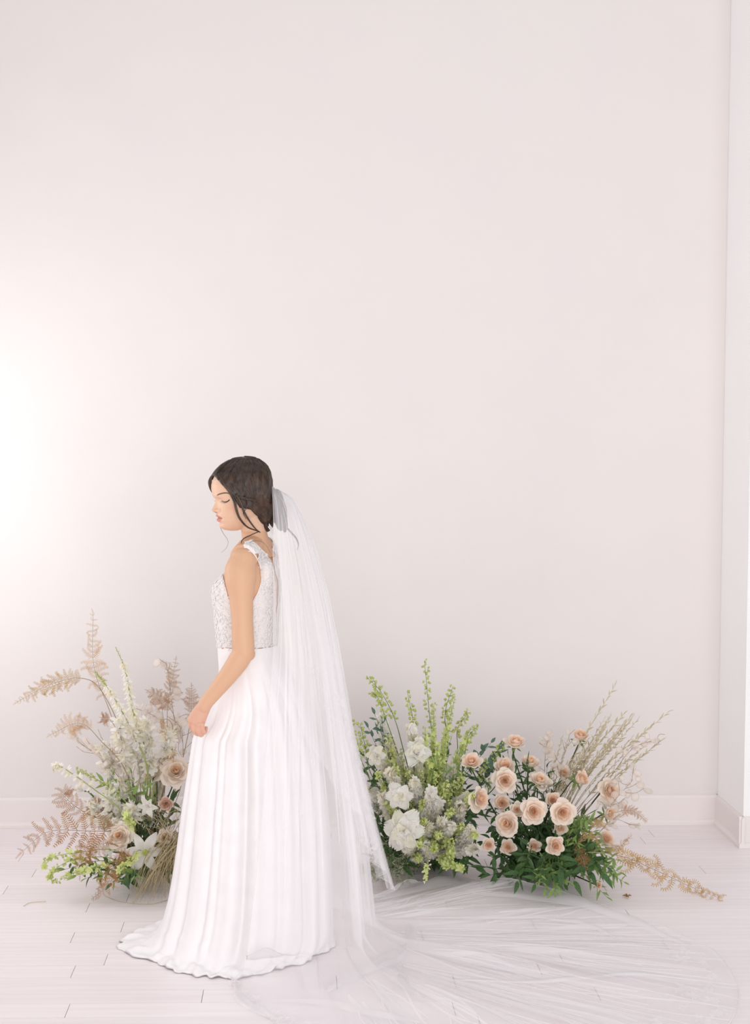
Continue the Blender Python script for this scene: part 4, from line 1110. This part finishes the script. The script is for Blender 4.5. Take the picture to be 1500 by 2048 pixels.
# lime buds
for k, (pts, lab) in enumerate((([(230, 1700, 5.18), (150, 1706, 5.12), (98, 1716, 5.08), (88, 1738, 5.05)], 'lime budded tendril curling at the far left over the floor'),
                                ([(215, 1715, 5.15), (140, 1722, 5.06), (100, 1750, 5.03), (112, 1766, 5.03)], 'lime budded tendril touching the floor on the far left'),
                                ([(250, 1720, 5.12), (190, 1735, 5.05), (150, 1745, 5.02), (112, 1765, 5.02)], 'lime budded tendril lying along the floor under the ferns'),
                                ([(280, 1700, 5.10), (262, 1722, 5.04), (246, 1732, 5.02), (236, 1742, 5.0)], 'lime floret sprig below the white star lily'),
                                ([(268, 1660, 5.16), (256, 1640, 5.12), (250, 1622, 5.12)], 'lime floret sprig above the pale blush rose'))):
    spire('lime_sprig', 'flower', lab, [bl()] + [P(*q) for q in pts], LIME + BUDS, 22, .35, .017, .012, M_PALE, .0018, .7)
# ferns
fern('pale upright fern frond, the highest point of the left arrangement', [bl(), P(262, 1560, 5.38), P(222, 1430, 5.34), P(188, 1335, 5.30), P(186, 1228, 5.28)], 'pale', 17, .070, (0, -1, .1), t0=.60)
fern('bronze fern frond arching far out to the left', [bl(), P(250, 1500, 5.30), P(205, 1385, 5.22), P(160, 1356, 5.18), P(95, 1372, 5.12), P(34, 1404, 5.08)], 'gold', 22, .060, (0, -.8, .6), t0=.60)
fern('short tan fern frond curling left below the arching one', [bl(), P(258, 1560, 5.28), P(200, 1480, 5.22), P(158, 1446, 5.18), P(100, 1470, 5.14)], 'pale', 17, .056, (0, -1, .3), t0=.62)
fern('small bronze fern tip beside the white bells', [bl(), P(262, 1540, 5.3), P(228, 1450, 5.24), P(204, 1436, 5.2)], 'bronze', 8, .045, (0, -1, .3), t0=.8)
fern('dark bronze fern frond bent to the left beside the hand', [bl(), P(340, 1520, 5.38), P(350, 1440, 5.34), P(325, 1402, 5.30), P(296, 1382, 5.27)], 'bronze', 15, .050, (0, -1, .2), t0=.62)
fern('upright bronze fern tip left of the forearm', [bl(), P(335, 1520, 5.42), P(335, 1420, 5.42), P(352, 1318, 5.40)], 'bronze', 12, .045, (0, -1, .1), t0=.72)
fern('bronze fern tip showing just behind the hand', [bl(), P(365, 1520, 5.36), P(382, 1430, 5.34), P(383, 1372, 5.32)], 'bronze', 12, .050, (0, -1, .1), t0=.66)
fern('curled golden fern hanging under the bent dark frond', [bl(), P(335, 1520, 5.36), P(345, 1452, 5.30), P(326, 1440, 5.27), P(332, 1480, 5.26)], 'curl', 10, .032, (0, -1, .1), t0=.72)
fern('curled brown fern above the creamy peach rose', [bl(), P(330, 1560, 5.36), P(318, 1520, 5.3), P(345, 1515, 5.27), P(352, 1490, 5.26)], 'curl', 9, .030, (0, -1, .1), t0=.6)
fern('broad bronze fern frond spreading low to the far left', [bl(), P(250, 1672, 5.20), P(170, 1662, 5.13), P(95, 1664, 5.06), P(44, 1704, 5.02)], 'bronze', 15, .100, (0, -.9, .5), t0=.22)
fern('bronze fern frond curling up on the left', [bl(), P(235, 1660, 5.28), P(165, 1622, 5.24), P(128, 1592, 5.22), P(136, 1580, 5.22)], 'bronze', 13, .068, (0, -1, .3), t0=.35)
fern('short bronze fern behind the pale blush rose', [bl(), P(225, 1655, 5.30), P(195, 1620, 5.28), P(176, 1606, 5.26)], 'bronze', 15, .060, (0, -1, .3), t0=.35)
fern('bronze fern frond drooping below the broad one', [bl(), P(235, 1692, 5.14), P(190, 1690, 5.10), P(166, 1715, 5.07), P(160, 1750, 5.05)], 'bronze', 16, .065, (0, -1, .3), t0=.35)
fern('bronze fern frond pointing down to the floor', [bl(), P(262, 1712, 5.08), P(225, 1738, 5.04), P(214, 1772, 4.99), G(186, 1796, .012)], 'bronze', 17, .060, (0, -.8, .5), t0=.35)
fern('bronze fern between the blush rose and the star lily', [bl(), P(275, 1720, 5.08), P(250, 1716, 5.05), P(232, 1712, 5.04)], 'bronze', 11, .05, (0, -1, .2), t0=.4)
# honesty
honesty('papery seed branch filling the space behind the hand', [bl(), P(320, 1560, 5.42), P(330, 1480, 5.42), P(322, 1400, 5.4)], 13, 64, .036, .13)
honesty('papery seed branch leaning left under the tan fern', [bl(), P(250, 1580, 5.34), P(205, 1520, 5.3), P(165, 1490, 5.28)], 11, 34, .034, .11)
honesty('small papery seed branch at the top, left of the forearm', [bl(), P(345, 1500, 5.46), P(340, 1380, 5.46), P(332, 1322, 5.45)], 7, 14, .036, .05)
honesty('papery seed branch close to the gown', [bl(), P(360, 1580, 5.38), P(366, 1500, 5.36), P(362, 1440, 5.34)], 9, 24, .038, .09)
honesty('papery seed branch in the middle under the bells', [bl(), P(275, 1590, 5.32), P(240, 1530, 5.3), P(225, 1500, 5.3)], 9, 26, .034, .1)
# foliage
gF = 'leafy filler of the left arrangement'
for k in range(22):
    x, y = fr.uniform(225, 372), fr.uniform(1590, 1765); d = 5.36 - (y - 1590) / 700 + fr.uniform(-.04, .10)
    tip = P(x, y, d); tip.z = max(tip.z, .03); b = bl(.10)
    sprig('dark green leafy sprig inside the left arrangement', [b, b.lerp(tip, .5) + Vector((0, 0, .03)), tip], LEAF, 16, .060, M_STEMD, gF)
for k, (x, y, d) in enumerate(((222, 1540, 5.28), (262, 1545, 5.24), (205, 1560, 5.26), (290, 1570, 5.24), (258, 1570, 5.2))):
    tip = P(x, y, d); b = bl(); sprig('bright green sprig among the left seed branches', [b, b.lerp(tip, .6) + Vector((.01, 0, .02)), tip], LEAFN, 7, .045, M_STEM, 'bright green sprigs on the left', t0=.6)
for k, (x, y, d) in enumerate(((118, 1742, 5.06), (150, 1752, 5.02), (170, 1758, 5.02), (200, 1756, 5.02), (222, 1768, 5.0), (246, 1766, 4.98), (190, 1740, 5.06), (270, 1760, 4.99))):
    tip = P(x, y, d); tip.z = max(tip.z, .02); b = bl(); sprig('low leafy sprig before the left arrangement', [b, b.lerp(tip, .5) + Vector((0, 0, .04)), tip], LEAF + LEAFN, 12, .046, M_STEM, 'low sprigs at the front left', t0=.4)
# dried grass falling over the right half of it
def grass(label, root, tips, seed, w=.0016):
    q = random.Random(seed); t = thing('dried_grass_tuft', (root.x, root.y, 0), label, 'dried grass'); m = MB()
    for tp in tips:
        a = root + Vector((q.uniform(-.05, .05), q.uniform(-.05, .05), q.uniform(0, .05))); mid = a.lerp(tp, .5) + Vector((q.uniform(-.03, .03), q.uniform(-.03, .03), q.uniform(.01, .07)))
        c = bez([a, mid, tp], 12); m.tube(c, [w * (1.1 - .9 * i / 11) for i in range(12)], 3, flat=.5)
    tag(m.build('blades', M_HAY, t), kind='stuff'); return t
tips = []
for k in range(150):
    x = fr.uniform(258, 350); y = fr.uniform(1762, 1812) ; tips.append(G(x, y, fr.uniform(.004, .03)))
grass('tan dried grass tuft sweeping down to the floor beside the gown', P(352, 1690, 5.16), tips, 1, .0026)
tips = []
for k in range(34):
    a = fr.uniform(-2.2, .9); tips.append(P(342 + 62 * math.sin(a), 1640 - 70 * math.cos(a) * fr.uniform(.4, 1), fr.uniform(5.08, 5.25)))
grass('thin tan grass blades looping around the mauve rose', P(340, 1700, 5.2), tips, 2, .0018)
for lab, pts in (('single dry grass blade lying on the floor at far left', [(47, 1812), (62, 1805), (92, 1803)]), ('pair of dry strands lying on the floor below the left arrangement', [(212, 1793), (245, 1804), (300, 1808), (335, 1800)])):
    m = MB(); m.tube(bez([G(x, y, .003) for x, y in pts], 14), .0011, 5); tag(m.build('grass_blade', M_HAY), lab, 'dried grass')

# ------------------------------------------------------------------ the arrangement on the right: white and green half
BA = G(850, 1726)
def ba(j=.08): return BA + Vector((fr.uniform(-j, j), fr.uniform(-j, j), .01))
def wob(b, tip, k=.03): return b.lerp(tip, .5) + Vector((fr.uniform(-k, k), fr.uniform(-k, k), fr.uniform(0, k)))
chart = [([(812, 1520, 5.45), (790, 1440, 5.43), (762, 1384, 5.42), (735, 1356, 5.41)], 'chartreuse budded branch curving to the upper left behind the veil', 17, .5),
         ([(800, 1520, 5.40), (776, 1450, 5.38), (758, 1400, 5.37), (745, 1383, 5.37)], 'chartreuse budded branch just inside the left curving one', 13, .55),
         ([(832, 1500, 5.42), (826, 1440, 5.42), (815, 1386, 5.42)], 'chartreuse budded branch with a nodding tip left of the tallest', 14, .55),
         ([(868, 1520, 5.44), (858, 1420, 5.44), (849, 1321, 5.44)], 'tallest chartreuse budded branch of the right arrangement', 22, .45),
         ([(892, 1520, 5.46), (890, 1430, 5.46), (906, 1372, 5.45)], 'chartreuse budded branch right of the tallest, tip bent right', 13, .55),
         ([(910, 1530, 5.44), (915, 1460, 5.42), (938, 1424, 5.41)], 'chartreuse budded branch bending right above the first rose', 13, .6),
         ([(925, 1540, 5.42), (934, 1480, 5.40), (955, 1452, 5.39)], 'short chartreuse branch hooked over the first rose', 11, .6),
         ([(740, 1560, 5.34), (712, 1490, 5.32), (700, 1437, 5.31)], 'chartreuse branch seen through the edge of the veil', 13, .5),
         ([(748, 1560, 5.36), (730, 1490, 5.35), (720, 1447, 5.35)], 'short chartreuse branch beside the edge of the veil', 12, .55),
         ([(985, 1580, 5.40), (985, 1520, 5.38), (1008, 1486, 5.37)], 'chartreuse branch between the first rose and the tall rose', 16, .5),
         ([(970, 1600, 5.40), (965, 1550, 5.38), (972, 1520, 5.37)], 'chartreuse branch under the first rose', 16, .45)]
for pts, lab, n, t0 in chart:
    spire('green_bud_branch', 'budded branch', lab, [ba()] + [P(*q) for q in pts], BUDS, n + 8, t0, .019, .016, M_STEM, .0026, .7, part='bud_cluster', gap=1.3)
lime = [(868, 1408, 5.36, 'thick lime floret spike right under the tallest branch', 44), (910, 1392, 5.38, 'thick lime floret spike right of the tallest branch', 44), (893, 1468, 5.28, 'short dense lime floret spike in the middle', 40), (842, 1540, 5.24, 'lime floret spike left of the middle one', 34),
        (872, 1545, 5.20, 'lime floret spike low in front of the stock', 34), (932, 1500, 5.30, 'lime floret spike close to the first rose', 34), (800, 1500, 5.34, 'lime floret spike above the upper white blooms', 30), (915, 1560, 5.22, 'pale lime spike under the first rose', 34),
        (765, 1500, 5.30, 'lime floret spike at the left, near the veil', 30), (900, 1600, 5.18, 'lime floret spike left of the coral-hearted rose', 30), (820, 1570, 5.22, 'lime floret spike between the white blooms', 30)]
for x, y, d, lab, n in lime:
    tip = P(x, y, d); b = ba(); spire('lime_spike', 'flower', lab, [b, wob(b, tip), tip], LIME, int(n * 1.3), .42, .0175, .011, M_PALE, .003, .8, tipmesh=BUDS)
stock = [(760, 1436, 5.40, 'white stock spike, tallest at the left near the veil', 40, .62), (866, 1578, 5.14, 'full white stock spike upright in the middle front', 44, .42), (838, 1482, 5.32, 'white stock spike behind the lime spikes', 40, .55), (885, 1640, 5.08, 'white stock spike low in the middle', 36, .35),
         (938, 1592, 5.18, 'white stock spike touching the coral-hearted rose', 38, .45), (790, 1560, 5.22, 'white stock spike at the left of the white blooms', 34, .5), (735, 1580, 5.30, 'white stock spike seen beside the veil hem', 26, .5), (812, 1690, 5.06, 'white stock spike low beside the grey filler', 30, .3),
         (955, 1698, 5.06, 'white stock head low at the right of the lime flowers', 30, .3), (855, 1650, 5.10, 'white stock spike between the star bloom and the middle', 34, .35), (905, 1530, 5.34, 'cream stock spike between lime spikes', 34, .5)]
for x, y, d, lab, n, t0 in stock:
    tip = P(x, y, d); b = ba(); spire('white_stock', 'flower', lab, [b, wob(b, tip), tip], STOCK, n + 10, t0, .040, .024, M_STEM, .0032, .82)
star(808, 1660, 5.06, 84, (-.35, -1, .2), 'large white star bloom low at the left of the right arrangement', base=ba(), n=12, name='white_bloom', cat='flower')
star(800, 1592, 5.14, 60, (-.1, -1, .3), 'white ruffled bloom above the large star bloom', base=ba(), n=12, closed=.35, name='white_bloom', cat='flower')
star(832, 1508, 5.26, 64, (.1, -.8, .6), 'white ruffled bloom among the lime spikes', base=ba(), n=12, closed=.4, throat=False, name='white_bloom', cat='flower')
star(752, 1512, 5.30, 50, (-.3, -.9, .4), 'white ruffled bloom nearest the veil', base=ba(), n=12, closed=.4, throat=False, name='white_bloom', cat='flower')
low = [(838, 1692, 5.03, 'lime flower sprig under the white stock in the middle'), (868, 1700, 5.02, 'lime flower sprig at the centre of the lower edge'), (902, 1712, 5.03, 'lime flower sprig at the right of the lower edge'), (925, 1738, 5.00, 'lowest lime flower sprig at the right, near the floor'),
       (955, 1670, 5.06, 'lime flower sprig beside the low white stock head'), (848, 1640, 5.08, 'lime flower sprig over the large star bloom'), (893, 1735, 5.00, 'lime flower sprig drooping beside the hanging tendril'), (945, 1590, 5.12, 'lime flower sprig below the first rose'), (880, 1672, 5.03, 'lime flower sprig in the middle of the lower half')]
for x, y, d, lab in low:
    tip = P(x, y, d); b = ba(); spire('lime_sprig', 'flower', lab, [b, wob(b, tip) + Vector((0, -.05, .05)), tip], LIME, 36, .55, .016, .014, M_PALE, .0022, .8)
spire('lime_sprig', 'flower', 'thin lime tendril hanging down to the floor', [ba(), P(852, 1690, 5.04), P(856, 1725, 4.99), P(851, 1745, 4.98), P(850, 1764, 4.97)], BUDW + LIME, 18, .45, .012, .010, M_PALE, .0016, .6)
for k, (x, y, d) in enumerate(((775, 1470, 5.30), (790, 1530, 5.24), (772, 1610, 5.20), (845, 1600, 5.16), (905, 1620, 5.12), (925, 1650, 5.08), (830, 1620, 5.12), (860, 1520, 5.26), (895, 1565, 5.18), (925, 1545, 5.22), (815, 1545, 5.22), (780, 1660, 5.12), (840, 1720, 5.03), (910, 1680, 5.06), (755, 1545, 5.26), (875, 1490, 5.3), (935, 1470, 5.34), (850, 1455, 5.36))):
    tip = P(x, y, d); b = ba(); spire('lime_sprig', 'flower', 'small lime bud sprig filling the white and green half', [b, wob(b, tip), tip], LIME + BUDS, 26, .6, .018, .014, M_PALE, .0022, .8, group='small lime sprigs')
for k, (x, y, d) in enumerate(((780, 1545, 5.24), (745, 1500, 5.32), (828, 1560, 5.18), (905, 1650, 5.08), (850, 1690, 5.06), (765, 1590, 5.22), (920, 1610, 5.14), (880, 1600, 5.16), (940, 1660, 5.08), (820, 1455, 5.36))):
    tip = P(x, y, d); b = ba(); spire('white_stock', 'flower', 'small white stock head filling the white and green half', [b, wob(b, tip), tip], STOCK, 26, .68, .036, .024, M_STEM, .003, .85, group='small stock heads')
for k in range(46):
    x, y = fr.uniform(720, 965), fr.uniform(1510, 1744); d = 5.46 - (y - 1470) / 900 + fr.uniform(-.02, .12)
    tip = P(x, y, d); tip.z = max(tip.z, .03); b = ba(.12)
    sprig('dark leafy sprig among the white and lime flowers', [b, wob(b, tip), tip], LEAF, 20, .058, M_STEMD, 'leafy filler of the white and green half')
for k in range(14):
    x, y = fr.uniform(760, 950), fr.uniform(1470, 1600); tip = P(x, y, 5.3 + fr.uniform(-.06, .1)); b = ba(.1)
    sprig('narrow-leaved green sprig between the lime spikes', [b, wob(b, tip), tip], LEAFN, 16, .04, M_STEM, 'narrow-leaved sprigs of the white and green half', splay=.55, t0=.3)
for k, (x, y, d) in enumerate(((748, 1424, 5.38), (764, 1440, 5.36), (735, 1452, 5.36), (985, 1482, 5.36), (1000, 1496, 5.36), (968, 1496, 5.38), (992, 1530, 5.34))):
    tip = P(x, y, d); b = ba(); sprig('blue-green oval-leaved sprig by the first rose' if k > 2 else 'blue-green oval-leaved sprig near the veil', [b, wob(b, tip), tip], LEAFE, 9, .046, M_STEMD, 'blue-green sprigs by the rose' if k > 2 else 'blue-green sprigs by the veil', t0=.68)
# fine grey filler
def filler(label, pts, seed, group):
    q = random.Random(seed); pts = [Vector(p) for p in pts]; c = bez(pts, 14); t = thing('grey_filler_sprig', pts[0], label, 'foliage', group); m = MB(); TIPX[t.name] = to_img(pts[-1])[0]
    m.tube(c, [.0014 * (1.1 - .8 * i / 13) for i in range(14)], 4)
    for k in range(66):
        u = q.uniform(.25, 1); p, d = at_curve(c, u * .999); o = Vector((q.uniform(-1, 1), q.uniform(-1, 1), q.uniform(-.5, 1))).normalized(); L = q.uniform(.02, .05); e = p + (o + d * .6) * L
        m.tube([p, p.lerp(e, .5) + Vector((0, 0, .004)), e], [.0006, .0006, .0004], 3, caps=False)
        for i in range(6):
            f = p.lerp(e, q.uniform(.3, 1)); g = Vector((q.uniform(-1, 1), q.uniform(-1, 1), q.uniform(-1, 1))).normalized(); h = g.orthogonal().normalized() * .0014
            m.add([f, f + g * .005 + h, f + g * .010, f + g * .005 - h], [(0, 1, 2, 3)])
    tag(m.build('twigs', M_LEAFG, t), kind='stuff'); return t
for k in range(32):
    x, y = fr.uniform(712, 820), fr.uniform(1585, 1765); d = 5.34 - (y - 1585) / 620 + fr.uniform(-.03, .08)
    tip = P(x, y, d); tip.z = max(tip.z, .015); b = ba(.07)
    filler('fine grey-green filler sprig beside the veil hem', [b, wob(b, tip), tip], k, 'grey filler sprigs beside the veil')

# ------------------------------------------------------------------ the arrangement on the right: rose half
BB = G(1085, 1730)
def bb(j=.08): return BB + Vector((fr.uniform(-j, j), fr.uniform(-j, j), .01))
rose(943, 1524, 5.22, 54, (-.1, -.6, .8), 'first blush rose from the left, above the lime flowers', base=bb(), petals=5)
rose(960, 1597, 5.14, 54, (.65, -.8, .25), 'coral-hearted rose turned right, half hidden by white stock', base=ba(), petals=6)
rose(1031, 1486, 5.30, 58, (.12, -.38, .95), 'tallest blush rose on a bare long stem', base=bb(), petals=5, bend=.03)
rose(1010, 1533, 5.30, 52, (-.1, -.7, .75), 'blush rose just behind and above the round forward-facing one', base=bb(), petals=5)
rose(1010, 1561, 5.20, 54, (-.05, -1, .25), 'round blush rose facing forward under the tallest one', base=bb())
rose(1060, 1526, 5.38, 56, (.1, -.3, .95), 'pale blush rose seen from the side behind the tall stem', 'pale', base=bb(), petals=5)
rose(1079, 1562, 5.26, 60, (.05, -.55, .85), 'cream-blush rose right of the tall bare stem', 'pale', base=bb(), petals=5)
rose(1004, 1606, 5.24, 46, (-.2, -.9, .3), 'blush rose in shade below the round forward-facing one', base=bb(), petals=5)
rose(1034, 1620, 5.15, 42, (-.3, -.9, .4), 'small cream rose squeezed between two open roses', 'pale', base=bb(), petals=5)
rose(1067, 1623, 5.10, 58, (.0, -1, .2), 'wide open blush rose at the centre of the rose half', base=bb())
rose(1125, 1625, 5.08, 58, (.05, -1, .2), 'wide open rose with a coral heart, right of the central one', base=bb())
rose(1106, 1600, 5.18, 44, (-.1, -.9, .5), 'blush rose peeping over the wide open one on the right', base=bb(), petals=5)
rose(1014, 1648, 5.12, 56, (-.55, -.8, .25), 'blush rose turned left below the small cream one', base=bb())
rose(1110, 1691, 5.04, 50, (.05, -1, .15), 'blush rose low in front of the dark leaves', base=bb(), petals=5)
rose(1068, 1692, 5.14, 38, (-.1, -1, .0), 'shaded blush rose half buried left of the low front rose', base=bb(), petals=5)
rose(1016, 1694, 5.16, 40, (-.3, -1, .1), 'shaded blush rose deep in the leaves below the left-turned one', base=bb(), petals=5)
rose(977, 1690, 5.10, 36, (-.2, -1, .1), 'small peach rose at the lower left of the rose half', base=bb(), petals=5)
rose(1160, 1474, 5.40, 38, (.1, -.5, .9), 'blush rosebud high among the dried stems', base=bb(), bud=True)
rose(1160, 1558, 5.22, 42, (.55, -.6, .5), 'pink rosebud in front of the dried stems', base=bb(), bud=True)
rose(1219, 1581, 5.26, 54, (.45, -.9, .3), 'blush rose at the far right beside the papery discs', base=bb())
rose(1216, 1628, 5.16, 38, (.5, -.7, .4), 'peach rosebud below the far right rose', 'pale', base=bb(), bud=True)
rose(1128, 1546, 5.38, 40, (.1, -.8, .5), 'dusty pale rose hidden in the dried stems', 'pale', base=bb(), petals=5)
rose(1213, 1678, 5.16, 44, (.3, -.9, .4), 'blush rose low on the right above the trailing leaves', base=bb(), petals=5)
rose(1120, 1656, 5.16, 42, (.1, -.8, -.2), 'pale rose under the coral-hearted open rose', 'pale', base=bb(), petals=5)
rose(1196, 1770, 4.99, 20, (.1, -1, .3), 'tiny pink rosebud near the floor at the right', base=bb(), bud=True)
honesty('papery seed branch right of the far right rose', [bb(), P(1180, 1660, 5.26), P(1230, 1600, 5.24), P(1266, 1560, 5.22)], 11, 34, .036, .09)
honesty('papery seed branch behind the pale side-turned rose', [bb(), P(1085, 1600, 5.44), P(1090, 1520, 5.44), P(1092, 1485, 5.44)], 7, 14, .036, .06)
honesty('papery seed branch at the foot of the dried stems', [bb(), P(1110, 1600, 5.38), P(1125, 1520, 5.38), P(1140, 1480, 5.38)], 8, 18, .034, .06)
honesty('papery seed branch on the upper right tip', [bb(), P(1200, 1580, 5.32), P(1262, 1500, 5.3), P(1318, 1478, 5.28)], 7, 16, .03, .05)
honesty('papery seed branch low by the floor fern', [bb(), P(1180, 1680, 5.2), P(1225, 1640, 5.16), P(1262, 1650, 5.14)], 7, 14, .034, .06)
# dried stems fanning out to the right
special = [(1230, 1371, 5.36, 'tallest dried stem leaning right with a pointed tip'), (1337, 1424, 5.28, 'dried stem reaching farthest right'), (1322, 1482, 5.26, 'dried stem with pale leaves, lowest of the fan on the right'), (1248, 1428, 5.34, 'dried stem with a forked leafy tip beside the tallest')]
for k, (x, y, d, lab) in enumerate(special):
    tip = P(x, y, d); b = bb(.05); sprig(lab, [b, b.lerp(tip, .5) + Vector((-.03, 0, .05)), tip], LEAFS, 26, .030, M_OAT, 'dried stems', 'dried_oat_grass', 'dried grass', t0=.5, splay=.35, r=.0022)
for k in range(34):
    a = k / 33; x = 1120 + 180 * a + fr.uniform(-14, 14); y = 1440 + 26 * math.sin(a * 6) + 40 * abs(a - .45) + fr.uniform(-8, 60); d = 5.40 - .10 * a + fr.uniform(-.04, .04)
    tip = P(x, y, d); b = bb(.05); sprig('thin dried stem in the tan fan', [b, b.lerp(tip, .5) + Vector((-.02, 0, .03)) + rv(.012), tip], LEAFS, 24, .022, M_OAT, 'dried stems in the fan', 'dried_oat_grass', 'dried grass', t0=.52, splay=.4, r=.0018)
# foliage of the rose half
for k in range(38):
    x, y = fr.uniform(960, 1180), fr.uniform(1600, 1752); d = 5.34 - (y - 1600) / 620 + fr.uniform(0, .14)
    tip = P(x, y, d); tip.z = max(tip.z, .03); b = bb(.12)
    sprig('dark leafy sprig under the roses', [b, wob(b, tip), tip], LEAF, 22, .056, M_STEMD, 'leafy filler of the rose half')
for k in range(16):
    x, y = fr.uniform(985, 1110), fr.uniform(1500, 1610); tip = P(x, y, 5.36 + fr.uniform(-.05, .1)); b = bb(.1)
    sprig('thin dark sprig between the rose stems', [b, wob(b, tip), tip], LEAF, 9, .045, M_STEMD, 'sprigs between the rose stems', t0=.4)
dark = [(1070, 1770, 4.98), (1035, 1765, 5.0), (1120, 1740, 5.0), (1150, 1765, 4.99), (1180, 1745, 5.0), (1205, 1748, 4.98), (1100, 1755, 4.98), (1160, 1730, 5.03), (1045, 1740, 5.02), (1190, 1725, 5.04), (1130, 1770, 4.97), (1215, 1735, 5.0)]
for x, y, d in dark:
    tip = P(x, y, d); tip.z = max(tip.z, .015); b = bb(); sprig('glossy dark sprig trailing before the roses', [b, b.lerp(tip, .55) + Vector((0, -.03, .10)), tip], LEAF, 12, .070, M_STEM, 'trailing sprigs at the front of the roses', t0=.35)
fresh = [(1175, 1640, 5.12), (1190, 1665, 5.10), (1165, 1660, 5.12), (1215, 1695, 5.08), (1235, 1720, 5.03), (1200, 1700, 5.06), (1220, 1760, 4.97), (1250, 1765, 4.97), (1215, 1795, 4.95), (1090, 1778, 4.96), (1110, 1785, 4.95), (1075, 1765, 4.97), (1130, 1765, 4.97), (1155, 1690, 5.08), (1185, 1640, 5.14), (1240, 1745, 5.0)]
for x, y, d in fresh:
    tip = P(x, y, d); tip.z = max(tip.z, .012); b = bb(); sprig('bright fine-leaved sprig right of the roses', [b, b.lerp(tip, .55) + Vector((0, -.02, .07)), tip], LEAFN, 18, .044, M_STEM, 'bright fine-leaved sprigs of the rose half', t0=.45, splay=.7)
# ferns on the right
fern('curled golden fern frond trailing far out over the floor on the right', [bb(), P(1165, 1705, 5.08), P(1240, 1712, 5.03), P(1310, 1740, 4.98), G(1385, 1775, .03), G(1438, 1796, .012)], 'curl', 15, .082, (0, -.9, .35), t0=.38, shape=lambda x: 1.0)
fern('narrow bronze fern frond pointing right above the floor', [bb(), P(1170, 1650, 5.14), P(1235, 1624, 5.12), P(1265, 1622, 5.11), P(1292, 1642, 5.10)], 'bronze', 20, .026, (0, -1, .2), t0=.55, shape=lambda x: 1.0)
fern('bronze fern frond curled below the peach rosebud', [bb(), P(1165, 1670, 5.14), P(1195, 1645, 5.10), P(1216, 1660, 5.09)], 'curl', 14, .032, (0, -1, .2), t0=.5)
fern('bronze fern frond in the middle of the bright sprigs', [bb(), P(1150, 1690, 5.12), P(1180, 1670, 5.08), P(1200, 1690, 5.06)], 'curl', 13, .034, (0, -1, .2), t0=.4)
fern('reddish bronze fern hanging by the dark trailing leaves', [bb(), P(1145, 1700, 5.10), P(1165, 1715, 5.05), P(1172, 1750, 5.0)], 'bronze', 13, .040, (0, -1, .2), t0=.4)
fern('golden fern frond standing at the root of the trailing one', [bb(), P(1185, 1700, 5.10), P(1230, 1700, 5.05), P(1262, 1672, 5.03)], 'curl', 13, .040, (0, -1, .2), t0=.5)
q = MB(); g = G(1254, 1793, .004)
for k in range(4):
    a = k * 1.6; q.tube([g, g + Vector((.010 * math.cos(a), .010 * math.sin(a), .006)), g + Vector((.018 * math.cos(a), .018 * math.sin(a), .003))], [.0015, .004, .001], 5)
tag(q.build('fallen_seed_head', M_FERN), 'tiny fallen brown seed head alone on the floor beside the veil', 'seed head')

# repeats that look alike are told apart by their order from the left
ORD = ['first', 'second', 'third', 'fourth', 'fifth', 'sixth', 'seventh', 'eighth', 'ninth', 'tenth', 'eleventh', 'twelfth', 'thirteenth', 'fourteenth', 'fifteenth', 'sixteenth', 'seventeenth', 'eighteenth', 'nineteenth']
def ordinal(n):
    if n <= 19: return ORD[n - 1]
    t = ['twentieth', 'thirtieth', 'fortieth', 'fiftieth'][n // 10 - 2]
    return t if n % 10 == 0 else ['twenty', 'thirty', 'forty', 'fifty'][n // 10 - 2] + '-' + ORD[n % 10 - 1]
by = {}
for o in list(COL.objects):
    if o.parent is None and o.get('group'): by.setdefault(o['label'], []).append(o)
for lab, lst in by.items():
    if len(lst) < 2: continue
    lst.sort(key=lambda o: TIPX[o.name])
    for k, o in enumerate(lst): o['label'] = lab + ', ' + ordinal(k + 1) + ' from the left'
